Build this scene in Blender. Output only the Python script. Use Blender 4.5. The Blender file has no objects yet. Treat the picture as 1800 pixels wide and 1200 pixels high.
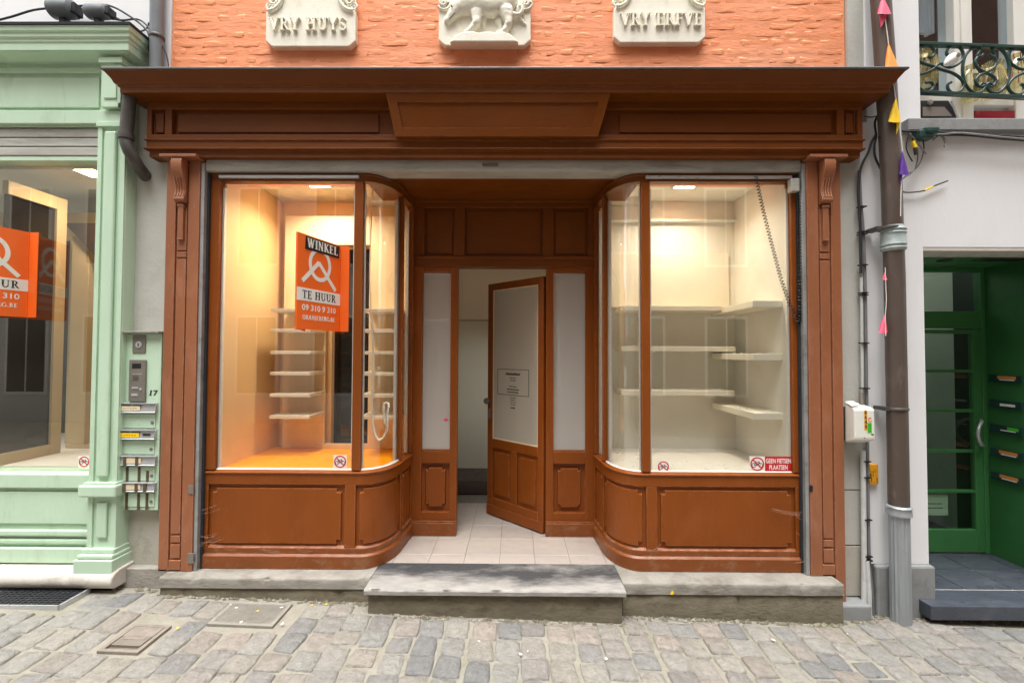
import bpy, bmesh, math, random
from mathutils import Vector, Matrix, noise as mnoise
R = math.radians
random.seed(7)
SC = bpy.context.scene
COL = SC.collection

# ------------------------------------------------------------------ camera
CAM = Vector((0.0, -3.125, 1.47))
CROT = (Matrix.Rotation(R(0.4), 3, 'Z') @ Matrix.Rotation(R(90 + 1.43), 3, 'X') @ Matrix.Rotation(R(0.22), 3, 'Z'))
cd = bpy.data.cameras.new('camera')
cam = bpy.data.objects.new('camera', cd)
COL.objects.link(cam)
cd.sensor_width = 36.0
cd.lens = 16.0
cd.clip_start = 0.05
cd.clip_end = 300.0
cam.matrix_world = Matrix.Translation(CAM) @ CROT.to_4x4()
SC.camera = cam

# ------------------------------------------------------------------ sky, sun, exposure
SUN_EL, SUN_AZ = 74.0, 190.0          # overcast: high soft sun behind the camera
world = bpy.data.worlds.new('World')
SC.world = world
world.use_nodes = True
wn = world.node_tree.nodes
wl = world.node_tree.links
for n in list(wn):
    wn.remove(n)
wout = wn.new('ShaderNodeOutputWorld')
wbg = wn.new('ShaderNodeBackground')
sky = wn.new('ShaderNodeTexSky')
sky.sky_type = 'NISHITA'
sky.sun_disc = False
sky.sun_elevation = R(SUN_EL)
sky.sun_rotation = R(SUN_AZ)
sky.air_density = 1.0
sky.dust_density = 4.0
hsv = wn.new('ShaderNodeHueSaturation')
hsv.inputs['Saturation'].default_value = 0.06
hsv.inputs['Value'].default_value = 1.0
wbg.inputs['Strength'].default_value = 0.15
wl.new(sky.outputs[0], hsv.inputs['Color'])
wl.new(hsv.outputs[0], wbg.inputs['Color'])
wl.new(wbg.outputs[0], wout.inputs['Surface'])
sd = bpy.data.lights.new('sun', 'SUN')
sd.energy = 1.1
sd.angle = R(40)
sd.color = (1.0, 0.975, 0.945)
sun = bpy.data.objects.new('sun', sd)
COL.objects.link(sun)
az, el = R(SUN_AZ), R(SUN_EL)
sdir = Vector((math.sin(az) * math.cos(el), math.cos(az) * math.cos(el), math.sin(el)))
sun.rotation_euler = (-sdir).to_track_quat('-Z', 'Y').to_euler()
SC.view_settings.view_transform = 'Standard'
SC.view_settings.look = 'None'
SC.view_settings.gamma = 1.0
SC.view_settings.use_curve_mapping = False
SC.view_settings.exposure = 1.62
SC.render.engine = 'CYCLES'
SC.cycles.use_denoising = True
SC.cycles.max_bounces = 9
SC.cycles.diffuse_bounces = 5
SC.cycles.glossy_bounces = 4
SC.cycles.transmission_bounces = 6
SC.cycles.transparent_max_bounces = 16
SC.cycles.caustics_reflective = False
SC.cycles.caustics_refractive = False
SC.cycles.sample_clamp_indirect = 6.0

# ------------------------------------------------------------------ geometry helpers
def P3(px, py, Y):
    """world point seen at photo pixel (1800x1200) on the plane y = Y"""
    d = CROT @ Vector(((px - 900) / 800, -(py - 600) / 800, -1))
    t = (Y - CAM.y) / d.y
    return CAM + d * t

def rng(x0, x1, y0, y1, Y):
    """photo rectangle -> (X0, X1, Z0, Z1) on the plane y = Y"""
    mx_, my_ = (x0 + x1) / 2, (y0 + y1) / 2
    return P3(x0, my_, Y).x, P3(x1, my_, Y).x, P3(mx_, y1, Y).z, P3(mx_, y0, Y).z

def ground_z(x):
    return -0.180 - 0.032 * max(-4.0, min(4.0, x))

XC2 = -0.19                                   # mirror: x' = XC2 - x
def mir(v):
    return Vector((XC2 - v.x, v.y, v.z))

class MB:
    def __init__(self, fmap=None):
        self.v = []
        self.f = []
        self.fmap = fmap
    def add(self, vs, fs):
        o = len(self.v)
        for p in vs:
            p = Vector(p)
            self.v.append(self.fmap(p) if self.fmap else p)
        self.f += [tuple(i + o for i in f) for f in fs]
        return self
    def box(self, x0, x1, y0, y1, z0, z1):
        if x0 > x1: x0, x1 = x1, x0
        if y0 > y1: y0, y1 = y1, y0
        if z0 > z1: z0, z1 = z1, z0
        vs = [(x0, y0, z0), (x1, y0, z0), (x1, y1, z0), (x0, y1, z0), (x0, y0, z1), (x1, y0, z1), (x1, y1, z1), (x0, y1, z1)]
        return self.add(vs, [(3, 2, 1, 0), (4, 5, 6, 7), (0, 1, 5, 4), (1, 2, 6, 5), (2, 3, 7, 6), (3, 0, 4, 7)])
    def pbox(self, x0, x1, y0, y1, Yf, Yb):
        X0, X1, Z0, Z1 = rng(x0, x1, y0, y1, Yf)
        return self.box(X0, X1, Yf, Yb, Z0, Z1)
    def hexa(self, a, b):
        """two quads (4 points each) joined into a solid"""
        return self.add(list(a) + list(b), [(3, 2, 1, 0), (4, 5, 6, 7), (0, 1, 5, 4), (1, 2, 6, 5), (2, 3, 7, 6), (3, 0, 4, 7)])
    def prism(self, pts, d):
        """polygon (list of 3D points) extruded by the vector d"""
        n = len(pts)
        d = Vector(d)
        a = [Vector(p) for p in pts]
        b = [p + d for p in a]
        return self.add(a + b, [tuple(range(n - 1, -1, -1)), tuple(range(n, 2 * n))] + [(i, (i + 1) % n, (i + 1) % n + n, i + n) for i in range(n)])
    def tube(self, pts, r, n=8, closed=False, caps=True):
        pts = [Vector(p) for p in pts]
        m = len(pts)
        rs = r if isinstance(r, (list, tuple)) else [r] * m
        rings = []
        up = None
        for i, p in enumerate(pts):
            if closed:
                t = pts[(i + 1) % m] - pts[i - 1]
            else:
                t = pts[min(i + 1, m - 1)] - pts[max(i - 1, 0)]
            if t.length < 1e-9: t = Vector((0, 0, 1))
            t.normalize()
            if up is None:
                up = Vector((0, 0, 1)) if abs(t.z) < 0.9 else Vector((0, 1, 0))
            a = up - t * up.dot(t)
            if a.length < 1e-6:
                a = Vector((1, 0, 0)) - t * t.x
            a.normalize()
            up = a
            b = t.cross(a)
            rings.append([p + (a * math.cos(2 * math.pi * k / n) + b * math.sin(2 * math.pi * k / n)) * rs[i] for k in range(n)])
        vs = [q for ring in rings for q in ring]
        fs = []
        for i in range(m if closed else m - 1):
            j = (i + 1) % m
            for k in range(n):
                l = (k + 1) % n
                fs.append((i * n + k, i * n + l, j * n + l, j * n + k))
        if caps and not closed:
            fs.append(tuple(range(n - 1, -1, -1)))
            fs.append(tuple((m - 1) * n + k for k in range(n)))
        return self.add(vs, fs)
    def lathe(self, prof, axis_o, axis='z', n=16):
        """profile [(r, h)] about an axis through axis_o"""
        o = Vector(axis_o)
        vs, fs = [], []
        for (r, h) in prof:
            for k in range(n):
                c, s = math.cos(2 * math.pi * k / n) * r, math.sin(2 * math.pi * k / n) * r
                if axis == 'z': vs.append(o + Vector((c, s, h)))
                elif axis == 'y': vs.append(o + Vector((c, h, s)))
                else: vs.append(o + Vector((h, c, s)))
        m = len(prof)
        for i in range(m - 1):
            for k in range(n):
                l = (k + 1) % n
                fs.append((i * n + k, i * n + l, (i + 1) * n + l, (i + 1) * n + k))
        fs.append(tuple(range(n - 1, -1, -1)))
        fs.append(tuple((m - 1) * n + k for k in range(n)))
        return self.add(vs, fs)
    def sweep(self, prof, path):
        """closed profile [(offset to the right of the path, z)] along an open plan path [(x, y)], mitred"""
        m, n = len(path), len(prof)
        pts = [Vector((p[0], p[1])) for p in path]
        vs = []
        for i, p in enumerate(pts):
            d0 = (pts[i] - pts[i - 1]).normalized() if i > 0 else None
            d1 = (pts[i + 1] - pts[i]).normalized() if i < m - 1 else None
            if d0 is None: d0 = d1
            if d1 is None: d1 = d0
            n0, n1 = Vector((d0.y, -d0.x)), Vector((d1.y, -d1.x))
            b = n0 + n1
            b = b / max(b.dot(n0), 1e-4)
            for (o, z) in prof:
                vs.append((p.x + b.x * o, p.y + b.y * o, z))
        fs = []
        for i in range(m - 1):
            for k in range(n):
                l = (k + 1) % n
                fs.append((i * n + k, i * n + l, (i + 1) * n + l, (i + 1) * n + k))
        fs.append(tuple(range(n)))
        fs.append(tuple((m - 1) * n + k for k in range(n - 1, -1, -1)))
        return self.add(vs, fs)
    def heightfield(self, us, vs_, hfun, P):
        """grid over us x vs_, raised by hfun(u, v), mapped by P(u, v, h)"""
        vs = [P(u, v, hfun(u, v)) for v in vs_ for u in us]
        nu, nv = len(us), len(vs_)
        return self.add(vs, [(j * nu + i, j * nu + i + 1, (j + 1) * nu + i + 1, (j + 1) * nu + i) for j in range(nv - 1) for i in range(nu - 1)])
    def rough_bar(self, x0, x1, y0, y1, z0, z1, nx=60, amp=.004, rnd_=.012, freq=9.0):
        """worn stone bar along x: rounded front arris, every ring nudged by noise"""
        prof = [(y0, z0), (y0, z0 + (z1 - z0) * .35), (y0, z0 + (z1 - z0) * .7), (y0 + rnd_ * .1, z1 - rnd_ * .8), (y0 + rnd_ * .35, z1 - rnd_ * .3), (y0 + rnd_, z1), (y0 + (y1 - y0) * .3, z1), (y0 + (y1 - y0) * .65, z1), (y1, z1), (y1, z0)]
        vs, fs, n = [], [], len(prof)
        for i in range(nx + 1):
            x = x0 + (x1 - x0) * i / nx
            for k, (y, z) in enumerate(prof):
                q = Vector((x * freq, y * freq * 1.5, z * freq * 1.5))
                a = amp * (1.0 if k in (2, 3, 4, 5) else .5) * (0 if k >= 8 else 1)
                chip = max(0.0, mnoise.noise(Vector((x * 17, z0 * 31, y0 * 13))) - .32) * .05 if k in (3, 4) else 0
                vs.append((x, y + a * mnoise.noise(q) + chip, z + .6 * a * mnoise.noise(q + Vector((5, 9, 2))) - chip * .7))
        for i in range(nx):
            for k in range(n):
                l = (k + 1) % n
                fs.append((i * n + k, i * n + l, (i + 1) * n + l, (i + 1) * n + k))
        fs.append(tuple(range(n))); fs.append(tuple(nx * n + k for k in range(n - 1, -1, -1)))
        return self.add(vs, fs)
    def build(self, name, mat, parent=None, bevel=0.0, smooth=None, label=None, seg=2):
        me = bpy.data.meshes.new(name)
        o = wloc(parent) if parent else Vector((0, 0, 0))
        me.from_pydata([tuple(p - o) for p in self.v], [], self.f)
        bm = bmesh.new()
        bm.from_mesh(me)
        bmesh.ops.recalc_face_normals(bm, faces=bm.faces)
        bm.to_mesh(me)
        bm.free()
        ob = bpy.data.objects.new(name, me)
        COL.objects.link(ob)
        if mat: me.materials.append(mat)
        if parent: ob.parent = parent
        if smooth is not None:
            me.polygons.foreach_set('use_smooth', [True] * len(me.polygons))
            me.set_sharp_from_angle(angle=R(smooth))
        if bevel:
            b = ob.modifiers.new('bevel', 'BEVEL')
            b.width = bevel
            b.segments = seg
            b.limit_method = 'ANGLE'
            b.angle_limit = R(35)
            b.use_clamp_overlap = True
        if label: ob['label'] = label
        return ob

def wloc(o):
    p = Vector((0, 0, 0))
    while o:
        p += o.location
        o = o.parent
    return p

def tag(o, label, cat, group=None):
    o['label'] = label
    o['category'] = cat
    if group: o['group'] = group
    return o

def thing(name, loc, label, cat, group=None):
    e = bpy.data.objects.new(name, None)
    e.empty_display_size = 0.1
    e.location = loc
    COL.objects.link(e)
    return tag(e, label, cat, group)

def structure(o):
    o['kind'] = 'structure'
    return o

def stuff(o):
    o['kind'] = 'stuff'
    return o

def frame(O, U, V):
    """map (u, v, h) -> world on the plane through O spanned by U, V"""
    O, U, V = Vector(O), Vector(U).normalized(), Vector(V).normalized()
    N = U.cross(V)
    return lambda p: O + U * p.x + V * p.y + N * p.z

def arc_pts(cx, cy, rx, ry, a0, a1, n):
    return [(cx + rx * math.cos(R(a0 + (a1 - a0) * i / n)), cy + ry * math.sin(R(a0 + (a1 - a0) * i / n))) for i in range(n + 1)]

# ------------------------------------------------------------------ lettering
def stroke(x0, y0, x1, y1, w):
    d = Vector((x1 - x0, y1 - y0))
    n = Vector((-d.y, d.x)).normalized() * w / 2
    return [[(x0 + n.x, y0 + n.y), (x0 - n.x, y0 - n.y), (x1 - n.x, y1 - n.y), (x1 + n.x, y1 + n.y)]]

def ring(cx, cy, rx, ry, a0, a1, w, n=14, w2=None):
    out = []
    w2 = w if w2 is None else w2
    for i in range(n):
        q = []
        aa = [R(a0 + (a1 - a0) * i / n), R(a0 + (a1 - a0) * (i + 1) / n)]
        for a, s in ((aa[0], 1), (aa[0], -1), (aa[1], -1), (aa[1], 1)):
            ww = w2 + (w - w2) * abs(math.cos(a))
            q.append((cx + (rx + s * ww / 2) * math.cos(a), cy + (ry + s * ww / 2) * math.sin(a)))
        out.append(q)
    return out

def sf(x, y, w=0.34):
    return [[(x - w / 2, y - 0.028), (x + w / 2, y - 0.028), (x + w / 2, y + 0.028), (x - w / 2, y + 0.028)]]

def glyph(c, T=0.17, t=0.075):
    st = lambda x: stroke(x, 0.02, x, 0.98, T) + sf(x, 0.03) + sf(x, 0.97)
    if c == 'I': return st(0.2), 0.40
    if c == 'N': return stroke(0.17, 0, 0.17, 1, t) + stroke(0.14, 1, 0.68, 0, T) + stroke(0.66, 0, 0.66, 1, t) + sf(0.17, 0.03, 0.28) + sf(0.14, 0.97, 0.2) + sf(0.66, 0.97, 0.28), 0.83
    if c == 'W': return stroke(0.12, 1, 0.34, 0, T) + stroke(0.34, 0, 0.54, 1, t) + stroke(0.5, 1, 0.72, 0, T) + stroke(0.72, 0, 0.93, 1, t) + sf(0.12, 0.97, 0.28) + sf(0.52, 0.97, 0.2) + sf(0.93, 0.97, 0.24), 1.06
    if c == 'V': return stroke(0.12, 1, 0.40, 0, T) + stroke(0.40, 0, 0.66, 1, t) + sf(0.12, 0.97, 0.28) + sf(0.66, 0.97, 0.26), 0.78
    if c == 'Y': return stroke(0.12, 1, 0.38, 0.45, T) + stroke(0.38, 0.45, 0.64, 1, t) + stroke(0.38, 0.5, 0.38, 0, T) + sf(0.12, 0.97, 0.28) + sf(0.64, 0.97, 0.26) + sf(0.38, 0.03, 0.34), 0.76
    if c == 'K': return st(0.19) + stroke(0.22, 0.42, 0.64, 0.97, t) + stroke(0.34, 0.55, 0.68, 0.03, T) + sf(0.64, 0.97, 0.26) + sf(0.68, 0.03, 0.26), 0.8
    if c == 'L': return st(0.19) + stroke(0.2, 0.03, 0.6, 0.03, 0.07) + stroke(0.58, 0, 0.60, 0.22, 0.06), 0.66
    if c == 'E': return st(0.19) + stroke(0.2, 0.03, 0.6, 0.03, 0.07) + stroke(0.58, 0, 0.60, 0.2, 0.06) + stroke(0.2, 0.97, 0.56, 0.97, 0.07) + stroke(0.56, 1, 0.56, 0.8, 0.06) + stroke(0.2, 0.52, 0.46, 0.52, 0.06) + stroke(0.46, 0.42, 0.46, 0.62, 0.05), 0.68
    if c == 'F': return st(0.19) + stroke(0.2, 0.97, 0.56, 0.97, 0.07) + stroke(0.56, 1, 0.56, 0.8, 0.06) + stroke(0.2, 0.52, 0.46, 0.52, 0.06) + stroke(0.46, 0.42, 0.46, 0.62, 0.05), 0.62
    if c == 'T': return stroke(0.34, 0, 0.34, 1, T) + sf(0.34, 0.03) + stroke(0.03, 0.965, 0.65, 0.965, 0.07) + stroke(0.05, 1, 0.05, 0.78, 0.06) + stroke(0.63, 1, 0.63, 0.78, 0.06), 0.70
    if c == 'H': return st(0.19) + st(0.67) + stroke(0.2, 0.51, 0.66, 0.51, 0.07), 0.88
    if c == 'U': return stroke(0.19, 0.33, 0.19, 0.98, T) + sf(0.19, 0.97) + stroke(0.64, 0.33, 0.64, 0.98, t) + sf(0.64, 0.97, 0.28) + ring(0.415, 0.33, 0.225, 0.29, 180, 360, 0.11, 10), 0.82
    if c == 'R': return st(0.19) + ring(0.3, 0.74, 0.22, 0.23, -90, 90, T, 10, 0.06) + stroke(0.19, 0.97, 0.3, 0.97, 0.06) + stroke(0.19, 0.51, 0.3, 0.51, 0.06) + stroke(0.36, 0.5, 0.66, 0.03, T * 0.9) + sf(0.68, 0.03, 0.2), 0.76
    if c == 'B': return st(0.19) + ring(0.28, 0.75, 0.2, 0.22, -90, 90, T * 0.9, 9, 0.06) + ring(0.3, 0.27, 0.25, 0.24, -90, 90, T, 9, 0.06) + stroke(0.19, 0.97, 0.28, 0.97, 0.06) + stroke(0.19, 0.52, 0.3, 0.52, 0.06) + stroke(0.19, 0.03, 0.3, 0.03, 0.06), 0.7
    if c == 'S': return ring(0.32, 0.74, 0.2, 0.23, 20, 250, 0.10, 12) + ring(0.32, 0.26, 0.22, 0.23, 70, -160, 0.12, 12) + stroke(0.22, 0.58, 0.42, 0.44, 0.15), 0.64
    if c == 'O': return ring(0.42, 0.5, 0.32, 0.47, 0, 360, T, 20, 0.06), 0.86
    if c == 'G': return ring(0.42, 0.5, 0.32, 0.47, 40, 330, T, 16, 0.06) + stroke(0.7, 0.08, 0.7, 0.45, T * 0.9) + sf(0.68, 0.46, 0.28), 0.86
    if c == 'A': return stroke(0.1, 0, 0.38, 1, t) + stroke(0.36, 1, 0.64, 0, T) + stroke(0.2, 0.33, 0.56, 0.33, 0.06) + sf(0.1, 0.03, 0.24) + sf(0.66, 0.03, 0.28), 0.78
    if c == 'J': return stroke(0.24, 0.1, 0.24, 0.98, T) + sf(0.24, 0.97) + ring(0.12, 0.02, 0.12, 0.16, 0, -140, 0.1, 6), 0.42
    if c == '.': return ring(0.12, 0.07, 0.04, 0.04, 0, 360, 0.08, 8), 0.26
    if c == '1': return stroke(0.26, 0, 0.26, 1, 0.2) + sf(0.26, 0.03, 0.42) + stroke(0.08, 0.86, 0.26, 0.97, 0.09), 0.52
    if c == '7': return stroke(0.06, 0.93, 0.6, 0.93, 0.15) + stroke(0.57, 0.9, 0.24, 0, 0.18) + stroke(0.08, 1, 0.08, 0.74, 0.07), 0.66
    return [], 0.36

def serif_text(mb, s, h, x, y, z, depth, width=None, align='c', T=0.17, t=0.075, slant=0.0):
    """serif capitals; mb.fmap places them on their plane"""
    polys, cx = [], 0.0
    for c in s:
        g, adv = glyph(c, T, t)
        polys += [[(px + cx, py) for (px, py) in q] for q in g]
        cx += adv + 0.04
    sx = h if width is None else width / cx
    x0 = x - (cx * sx / 2 if align == 'c' else 0)
    for i, q in enumerate(polys):
        dz = (i % 9) * 0.00012
        pts = [Vector((x0 + (px + py * slant) * sx, y + py * h, z)) for px, py in q]
        mb.prism(pts, (0, 0, depth + dz))
    return mb

_fonts = {}
def sans_text(mb, s, h, x, y, z, depth, width=None, align='c', bold=0.0):
    """sans-serif lettering from the built-in font, as a filled mesh"""
    cu = bpy.data.curves.new('lettering_source', 'FONT')
    cu.body = s
    cu.size = 1.0
    cu.extrude = 0.02
    cu.offset = bold
    cu.resolution_u = 3
    ob = bpy.data.objects.new('lettering_source', cu)
    me = bpy.data.meshes.new_from_object(ob)
    vs = [v.co.copy() for v in me.vertices]
    fs = [tuple(p.vertices) for p in me.polygons]
    bpy.data.meshes.remove(me)
    bpy.data.objects.remove(ob)
    bpy.data.curves.remove(cu)
    if not vs: return mb
    a, b = min(v.x for v in vs), max(v.x for v in vs)
    lo, hi = min(v.y for v in vs), max(v.y for v in vs)
    sy = h / (hi - lo)
    sx = sy if width is None else width / (b - a)
    x0 = x - ((b - a) * sx / 2 if align == 'c' else 0)
    return mb.add([(x0 + (v.x - a) * sx, y + (v.y - lo) * sy, z + (depth if v.z > 0 else 0)) for v in vs], fs)

# ------------------------------------------------------------------ materials
def lin(c):
    f = lambda v: v / 12.92 if v <= 0.04045 else ((v + 0.055) / 1.055) ** 2.4
    return tuple(f(x / 255) for x in c) + (1.0,)

def nd(nt, t, **kw):
    n = nt.nodes.new(t)
    for k, v in kw.items():
        if k in n.inputs.keys(): n.inputs[k].default_value = v
        else: setattr(n, k, v)
    return n

def mixc(nt, a, b, fac, blend='MIX'):
    m = nt.nodes.new('ShaderNodeMix')
    m.data_type = 'RGBA'
    m.blend_type = blend
    for sock, val in ((m.inputs[6], a), (m.inputs[7], b), (m.inputs[0], fac)):
        if hasattr(val, 'links') or isinstance(val, bpy.types.NodeSocket): nt.links.new(val, sock)
        else: sock.default_value = val
    return m.outputs[2]

def ramp(nt, fac, stops):
    r = nt.nodes.new('ShaderNodeValToRGB')
    while len(r.color_ramp.elements) < len(stops): r.color_ramp.elements.new(0.5)
    for e, (p, c) in zip(r.color_ramp.elements, stops):
        e.position = p
        e.color = c if len(c) == 4 else tuple(c) + (1,)
    nt.links.new(fac, r.inputs[0])
    return r.outputs[0]

def noise_n(nt, vec, scale, detail=4, rough=0.55, dist=0.0):
    n = nd(nt, 'ShaderNodeTexNoise')
    n.inputs['Scale'].default_value = scale
    n.inputs['Detail'].default_value = detail
    n.inputs['Roughness'].default_value = rough
    n.inputs['Distortion'].default_value = dist
    nt.links.new(vec, n.inputs['Vector'])
    return n.outputs['Fac']

G0, G1 = (0, 0, 0, 1), (1, 1, 1, 1)

def pmat(name, col, rough=0.5, var=0.10, scale=5.0, bump=0.0, bscale=60.0, metal=0.0, spec=0.5, stretch=(1, 1, 1),
         grain=None, dirt=None, dirt_amt=0.5, dirt_scale=9.0, dirt_lo=0.52, dirt_hi=0.72, specks=None, coat=0.0, bdist=0.01, rvar=0.12):
    m = bpy.data.materials.new(name)
    m.use_nodes = True
    nt = m.node_tree
    b = nt.nodes['Principled BSDF']
    geo = nd(nt, 'ShaderNodeNewGeometry')
    mp = nd(nt, 'ShaderNodeMapping')
    mp.inputs['Scale'].default_value = stretch
    nt.links.new(geo.outputs['Position'], mp.inputs['Vector'])
    vec = mp.outputs[0]
    c = lin(col)
    lo = tuple(x * (1 - var) for x in c[:3]) + (1,)
    hi = tuple(min(1, x * (1 + var)) for x in c[:3]) + (1,)
    n1 = noise_n(nt, vec, scale, 5, 0.6)
    out = ramp(nt, n1, [(0.3, lo), (0.7, hi)])
    if dirt:
        n2 = noise_n(nt, vec, dirt_scale, 7, 0.68, 0.3)
        f = ramp(nt, n2, [(dirt_lo, G0), (dirt_hi, (dirt_amt, dirt_amt, dirt_amt, 1))])
        out = mixc(nt, out, lin(dirt), f)
    if specks:
        n3 = noise_n(nt, vec, specks[1], 2, 0.5)
        f = ramp(nt, n3, [(specks[2], G0), (specks[2] + 0.02, G1)])
        out = mixc(nt, out, lin(specks[0]), f)
    gsock = None
    if grain:
        mg = nd(nt, 'ShaderNodeMapping')
        mg.inputs['Scale'].default_value = grain[:3]
        nt.links.new(geo.outputs['Position'], mg.inputs['Vector'])
        gsock = noise_n(nt, mg.outputs[0], 1.0, 6, 0.7, 0.15)
        a_ = grain[3]
        gc = ramp(nt, gsock, [(0.28, (1 - a_,) * 3), (0.5, (1, 1, 1)), (0.74, (1 + a_ * .7,) * 3)])
        out = mixc(nt, out, gc, 1.0, 'MULTIPLY')
    nt.links.new(out, b.inputs['Base Color'])
    n4 = noise_n(nt, vec, scale * 2.3, 4, 0.6)
    rr = ramp(nt, n4, [(0.3, (max(0.02, rough - rvar),) * 3), (0.7, (min(1, rough + rvar),) * 3)])
    nt.links.new(rr, b.inputs['Roughness'])
    b.inputs['Metallic'].default_value = metal
    b.inputs['Specular IOR Level'].default_value = spec
    if coat:
        b.inputs['Coat Weight'].default_value = coat
    if bump:
        n5 = noise_n(nt, vec, bscale, 6, 0.6)
        bp = nd(nt, 'ShaderNodeBump')
        bp.inputs['Strength'].default_value = bump
        bp.inputs['Distance'].default_value = bdist
        nt.links.new(n5, bp.inputs['Height'])
        nt.links.new(bp.outputs[0], b.inputs['Normal'])
    return m

def glass_mat(name, tint=(0.97, 0.98, 0.97), f0=0.068, gain=0.9, film=0.0, filmcol=(200, 195, 185)):
    """thin architectural glazing: clear transmission plus Schlick reflection"""
    m = bpy.data.materials.new(name)
    m.use_nodes = True
    nt = m.node_tree
    nt.nodes.remove(nt.nodes['Principled BSDF'])
    out = nt.nodes['Material Output']
    geo = nd(nt, 'ShaderNodeNewGeometry')
    dot = nd(nt, 'ShaderNodeVectorMath', operation='DOT_PRODUCT')
    nt.links.new(geo.outputs['Incoming'], dot.inputs[0])
    nt.links.new(geo.outputs['Normal'], dot.inputs[1])
    def mth(op, a, b=None):
        n = nd(nt, 'ShaderNodeMath', operation=op)
        for s, v in ((0, a), (1, b)):
            if v is None: continue
            if isinstance(v, (int, float)): n.inputs[s].default_value = v
            else: nt.links.new(v, n.inputs[s])
        return n.outputs[0]
    c = mth('ABSOLUTE', dot.outputs['Value'])
    k = mth('POWER', mth('SUBTRACT', 1.0, c), 5.0)
    f = mth('ADD', mth('MULTIPLY', k, gain), f0)
    tr = nd(nt, 'ShaderNodeBsdfTransparent')
    tr.inputs[0].default_value = tint + (1,)
    gl = nd(nt, 'ShaderNodeBsdfGlossy')
    gl.inputs['Roughness'].default_value = 0.0
    gl.inputs['Color'].default_value = (1, 1, 1, 1)
    src = tr.outputs[0]
    if film:
        df = nd(nt, 'ShaderNodeBsdfDiffuse')
        df.inputs[0].default_value = lin(filmcol)
        mx = nd(nt, 'ShaderNodeMixShader')
        mx.inputs[0].default_value = film
        nt.links.new(src, mx.inputs[1])
        nt.links.new(df.outputs[0], mx.inputs[2])
        src = mx.outputs[0]
    ms = nd(nt, 'ShaderNodeMixShader')
    nt.links.new(f, ms.inputs[0])
    nt.links.new(src, ms.inputs[1])
    nt.links.new(gl.outputs[0], ms.inputs[2])
    nt.links.new(ms.outputs[0], out.inputs['Surface'])
    return m

def emit_mat(name, col, s):
    m = bpy.data.materials.new(name)
    m.use_nodes = True
    b = m.node_tree.nodes['Principled BSDF']
    b.inputs['Base Color'].default_value = (0.8, 0.8, 0.8, 1)
    b.inputs['Emission Color'].default_value = tuple(col) + (1,)
    b.inputs['Emission Strength'].default_value = s
    return m

M = {}
M['brown'] = pmat('brown_paint', (132, 68, 18), 0.40, 0.10, 2.2, 0.16, 70, spec=0.3, dirt=(154, 88, 44), dirt_amt=0.4, dirt_scale=2.6, specks=((205, 170, 145), 190, 0.775), stretch=(1, 1, 0.6), grain=(70, 70, 2.2, .07))
M['brown_base'] = pmat('splashed_brown_paint', (126, 66, 20), 0.42, 0.12, 3, 0.18, 70, dirt=(150, 118, 92), dirt_amt=0.55, dirt_scale=9, grain=(4, 40, 60, .08), specks=((200, 176, 156), 120, 0.76))
M['brown_top'] = pmat('dark_brown_and_recess_shade', (110, 57, 11), 0.42, 0.12, 2.0, 0.14, 60, spec=0.28, dirt=(90, 44, 10), dirt_amt=0.35, dirt_scale=2.5, specks=((215, 185, 165), 200, 0.795), stretch=(0.5, 1, 1), grain=(2.2, 60, 70, .07))  # entablature's own darker paint; in the door recess it stands in for shade
M['brown_side'] = pmat('weathered_brown_with_bounce', (146, 91, 60), 0.42, 0.10, 4.0, 0.15, 60, dirt=(196, 140, 112), dirt_amt=0.30, dirt_scale=6.0, specks=((220, 185, 165), 160, 0.76), stretch=(1, 1, 0.35))  # weathered paint, with bounce light from the street put into the colour
M['lead'] = pmat('grey_lead_flashing', (92, 92, 90), 0.5, 0.2, 8, 0.1, 40, metal=0.3)
M['mint'] = pmat('mint_green_paint', (190, 216, 190), 0.42, 0.05, 3.0, 0.12, 50, dirt=(140, 160, 124), dirt_amt=0.55, dirt_scale=6.0, dirt_lo=0.54, dirt_hi=0.8, stretch=(1, 1, 0.3))
M['steel'] = pmat('grey_shutter_metal', (182, 182, 174), 0.45, 0.15, 7, 0.06, 40, metal=0.25, dirt=(92, 90, 78), dirt_amt=0.6, dirt_scale=5, stretch=(0.4, 1, 2.5))
M['rail_metal'] = pmat('galvanised_rail', (165, 168, 168), 0.4, 0.15, 7, metal=0.4, dirt=(110, 100, 88), dirt_amt=0.6)
M['slot'] = pmat('dark_rubber', (40, 42, 46), 0.7, 0.2, 9)
M['black'] = pmat('black_plastic', (22, 22, 23), 0.45, 0.2, 9)
M['brick'] = pmat('orange_painted_brick', (238, 152, 106), 0.66, 0.07, 2.2, 0.28, 40, spec=0.25, dirt=(246, 178, 138), dirt_amt=0.45, dirt_scale=2.0, stretch=(0.45, 1, 1.8), bdist=0.02, specks=((196, 104, 66), 60, 0.76))
M['mortar'] = pmat('orange_painted_mortar', (236, 149, 103), 0.7, 0.08, 3, 0.4, 8, dirt=(246, 180, 150), dirt_amt=0.4, dirt_scale=2, stretch=(0.45, 1, 1.8), bdist=0.02)
M['plaque'] = pmat('cream_stone', (238, 234, 218), 0.75, 0.05, 7, 0.12, 60, dirt=(188, 180, 150), dirt_amt=0.4, dirt_scale=14)
M['render_grey'] = pmat('grey_render', (186, 186, 178), 0.85, 0.06, 4, 0.25, 45, dirt=(140, 136, 120), dirt_amt=0.5, dirt_scale=3.0, dirt_lo=0.55, dirt_hi=0.8)
M['render_low'] = pmat('stained_grey_render', (176, 172, 160), 0.85, 0.08, 5, 0.3, 45, dirt=(110, 104, 86), dirt_amt=0.55, dirt_scale=4.5)
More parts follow.
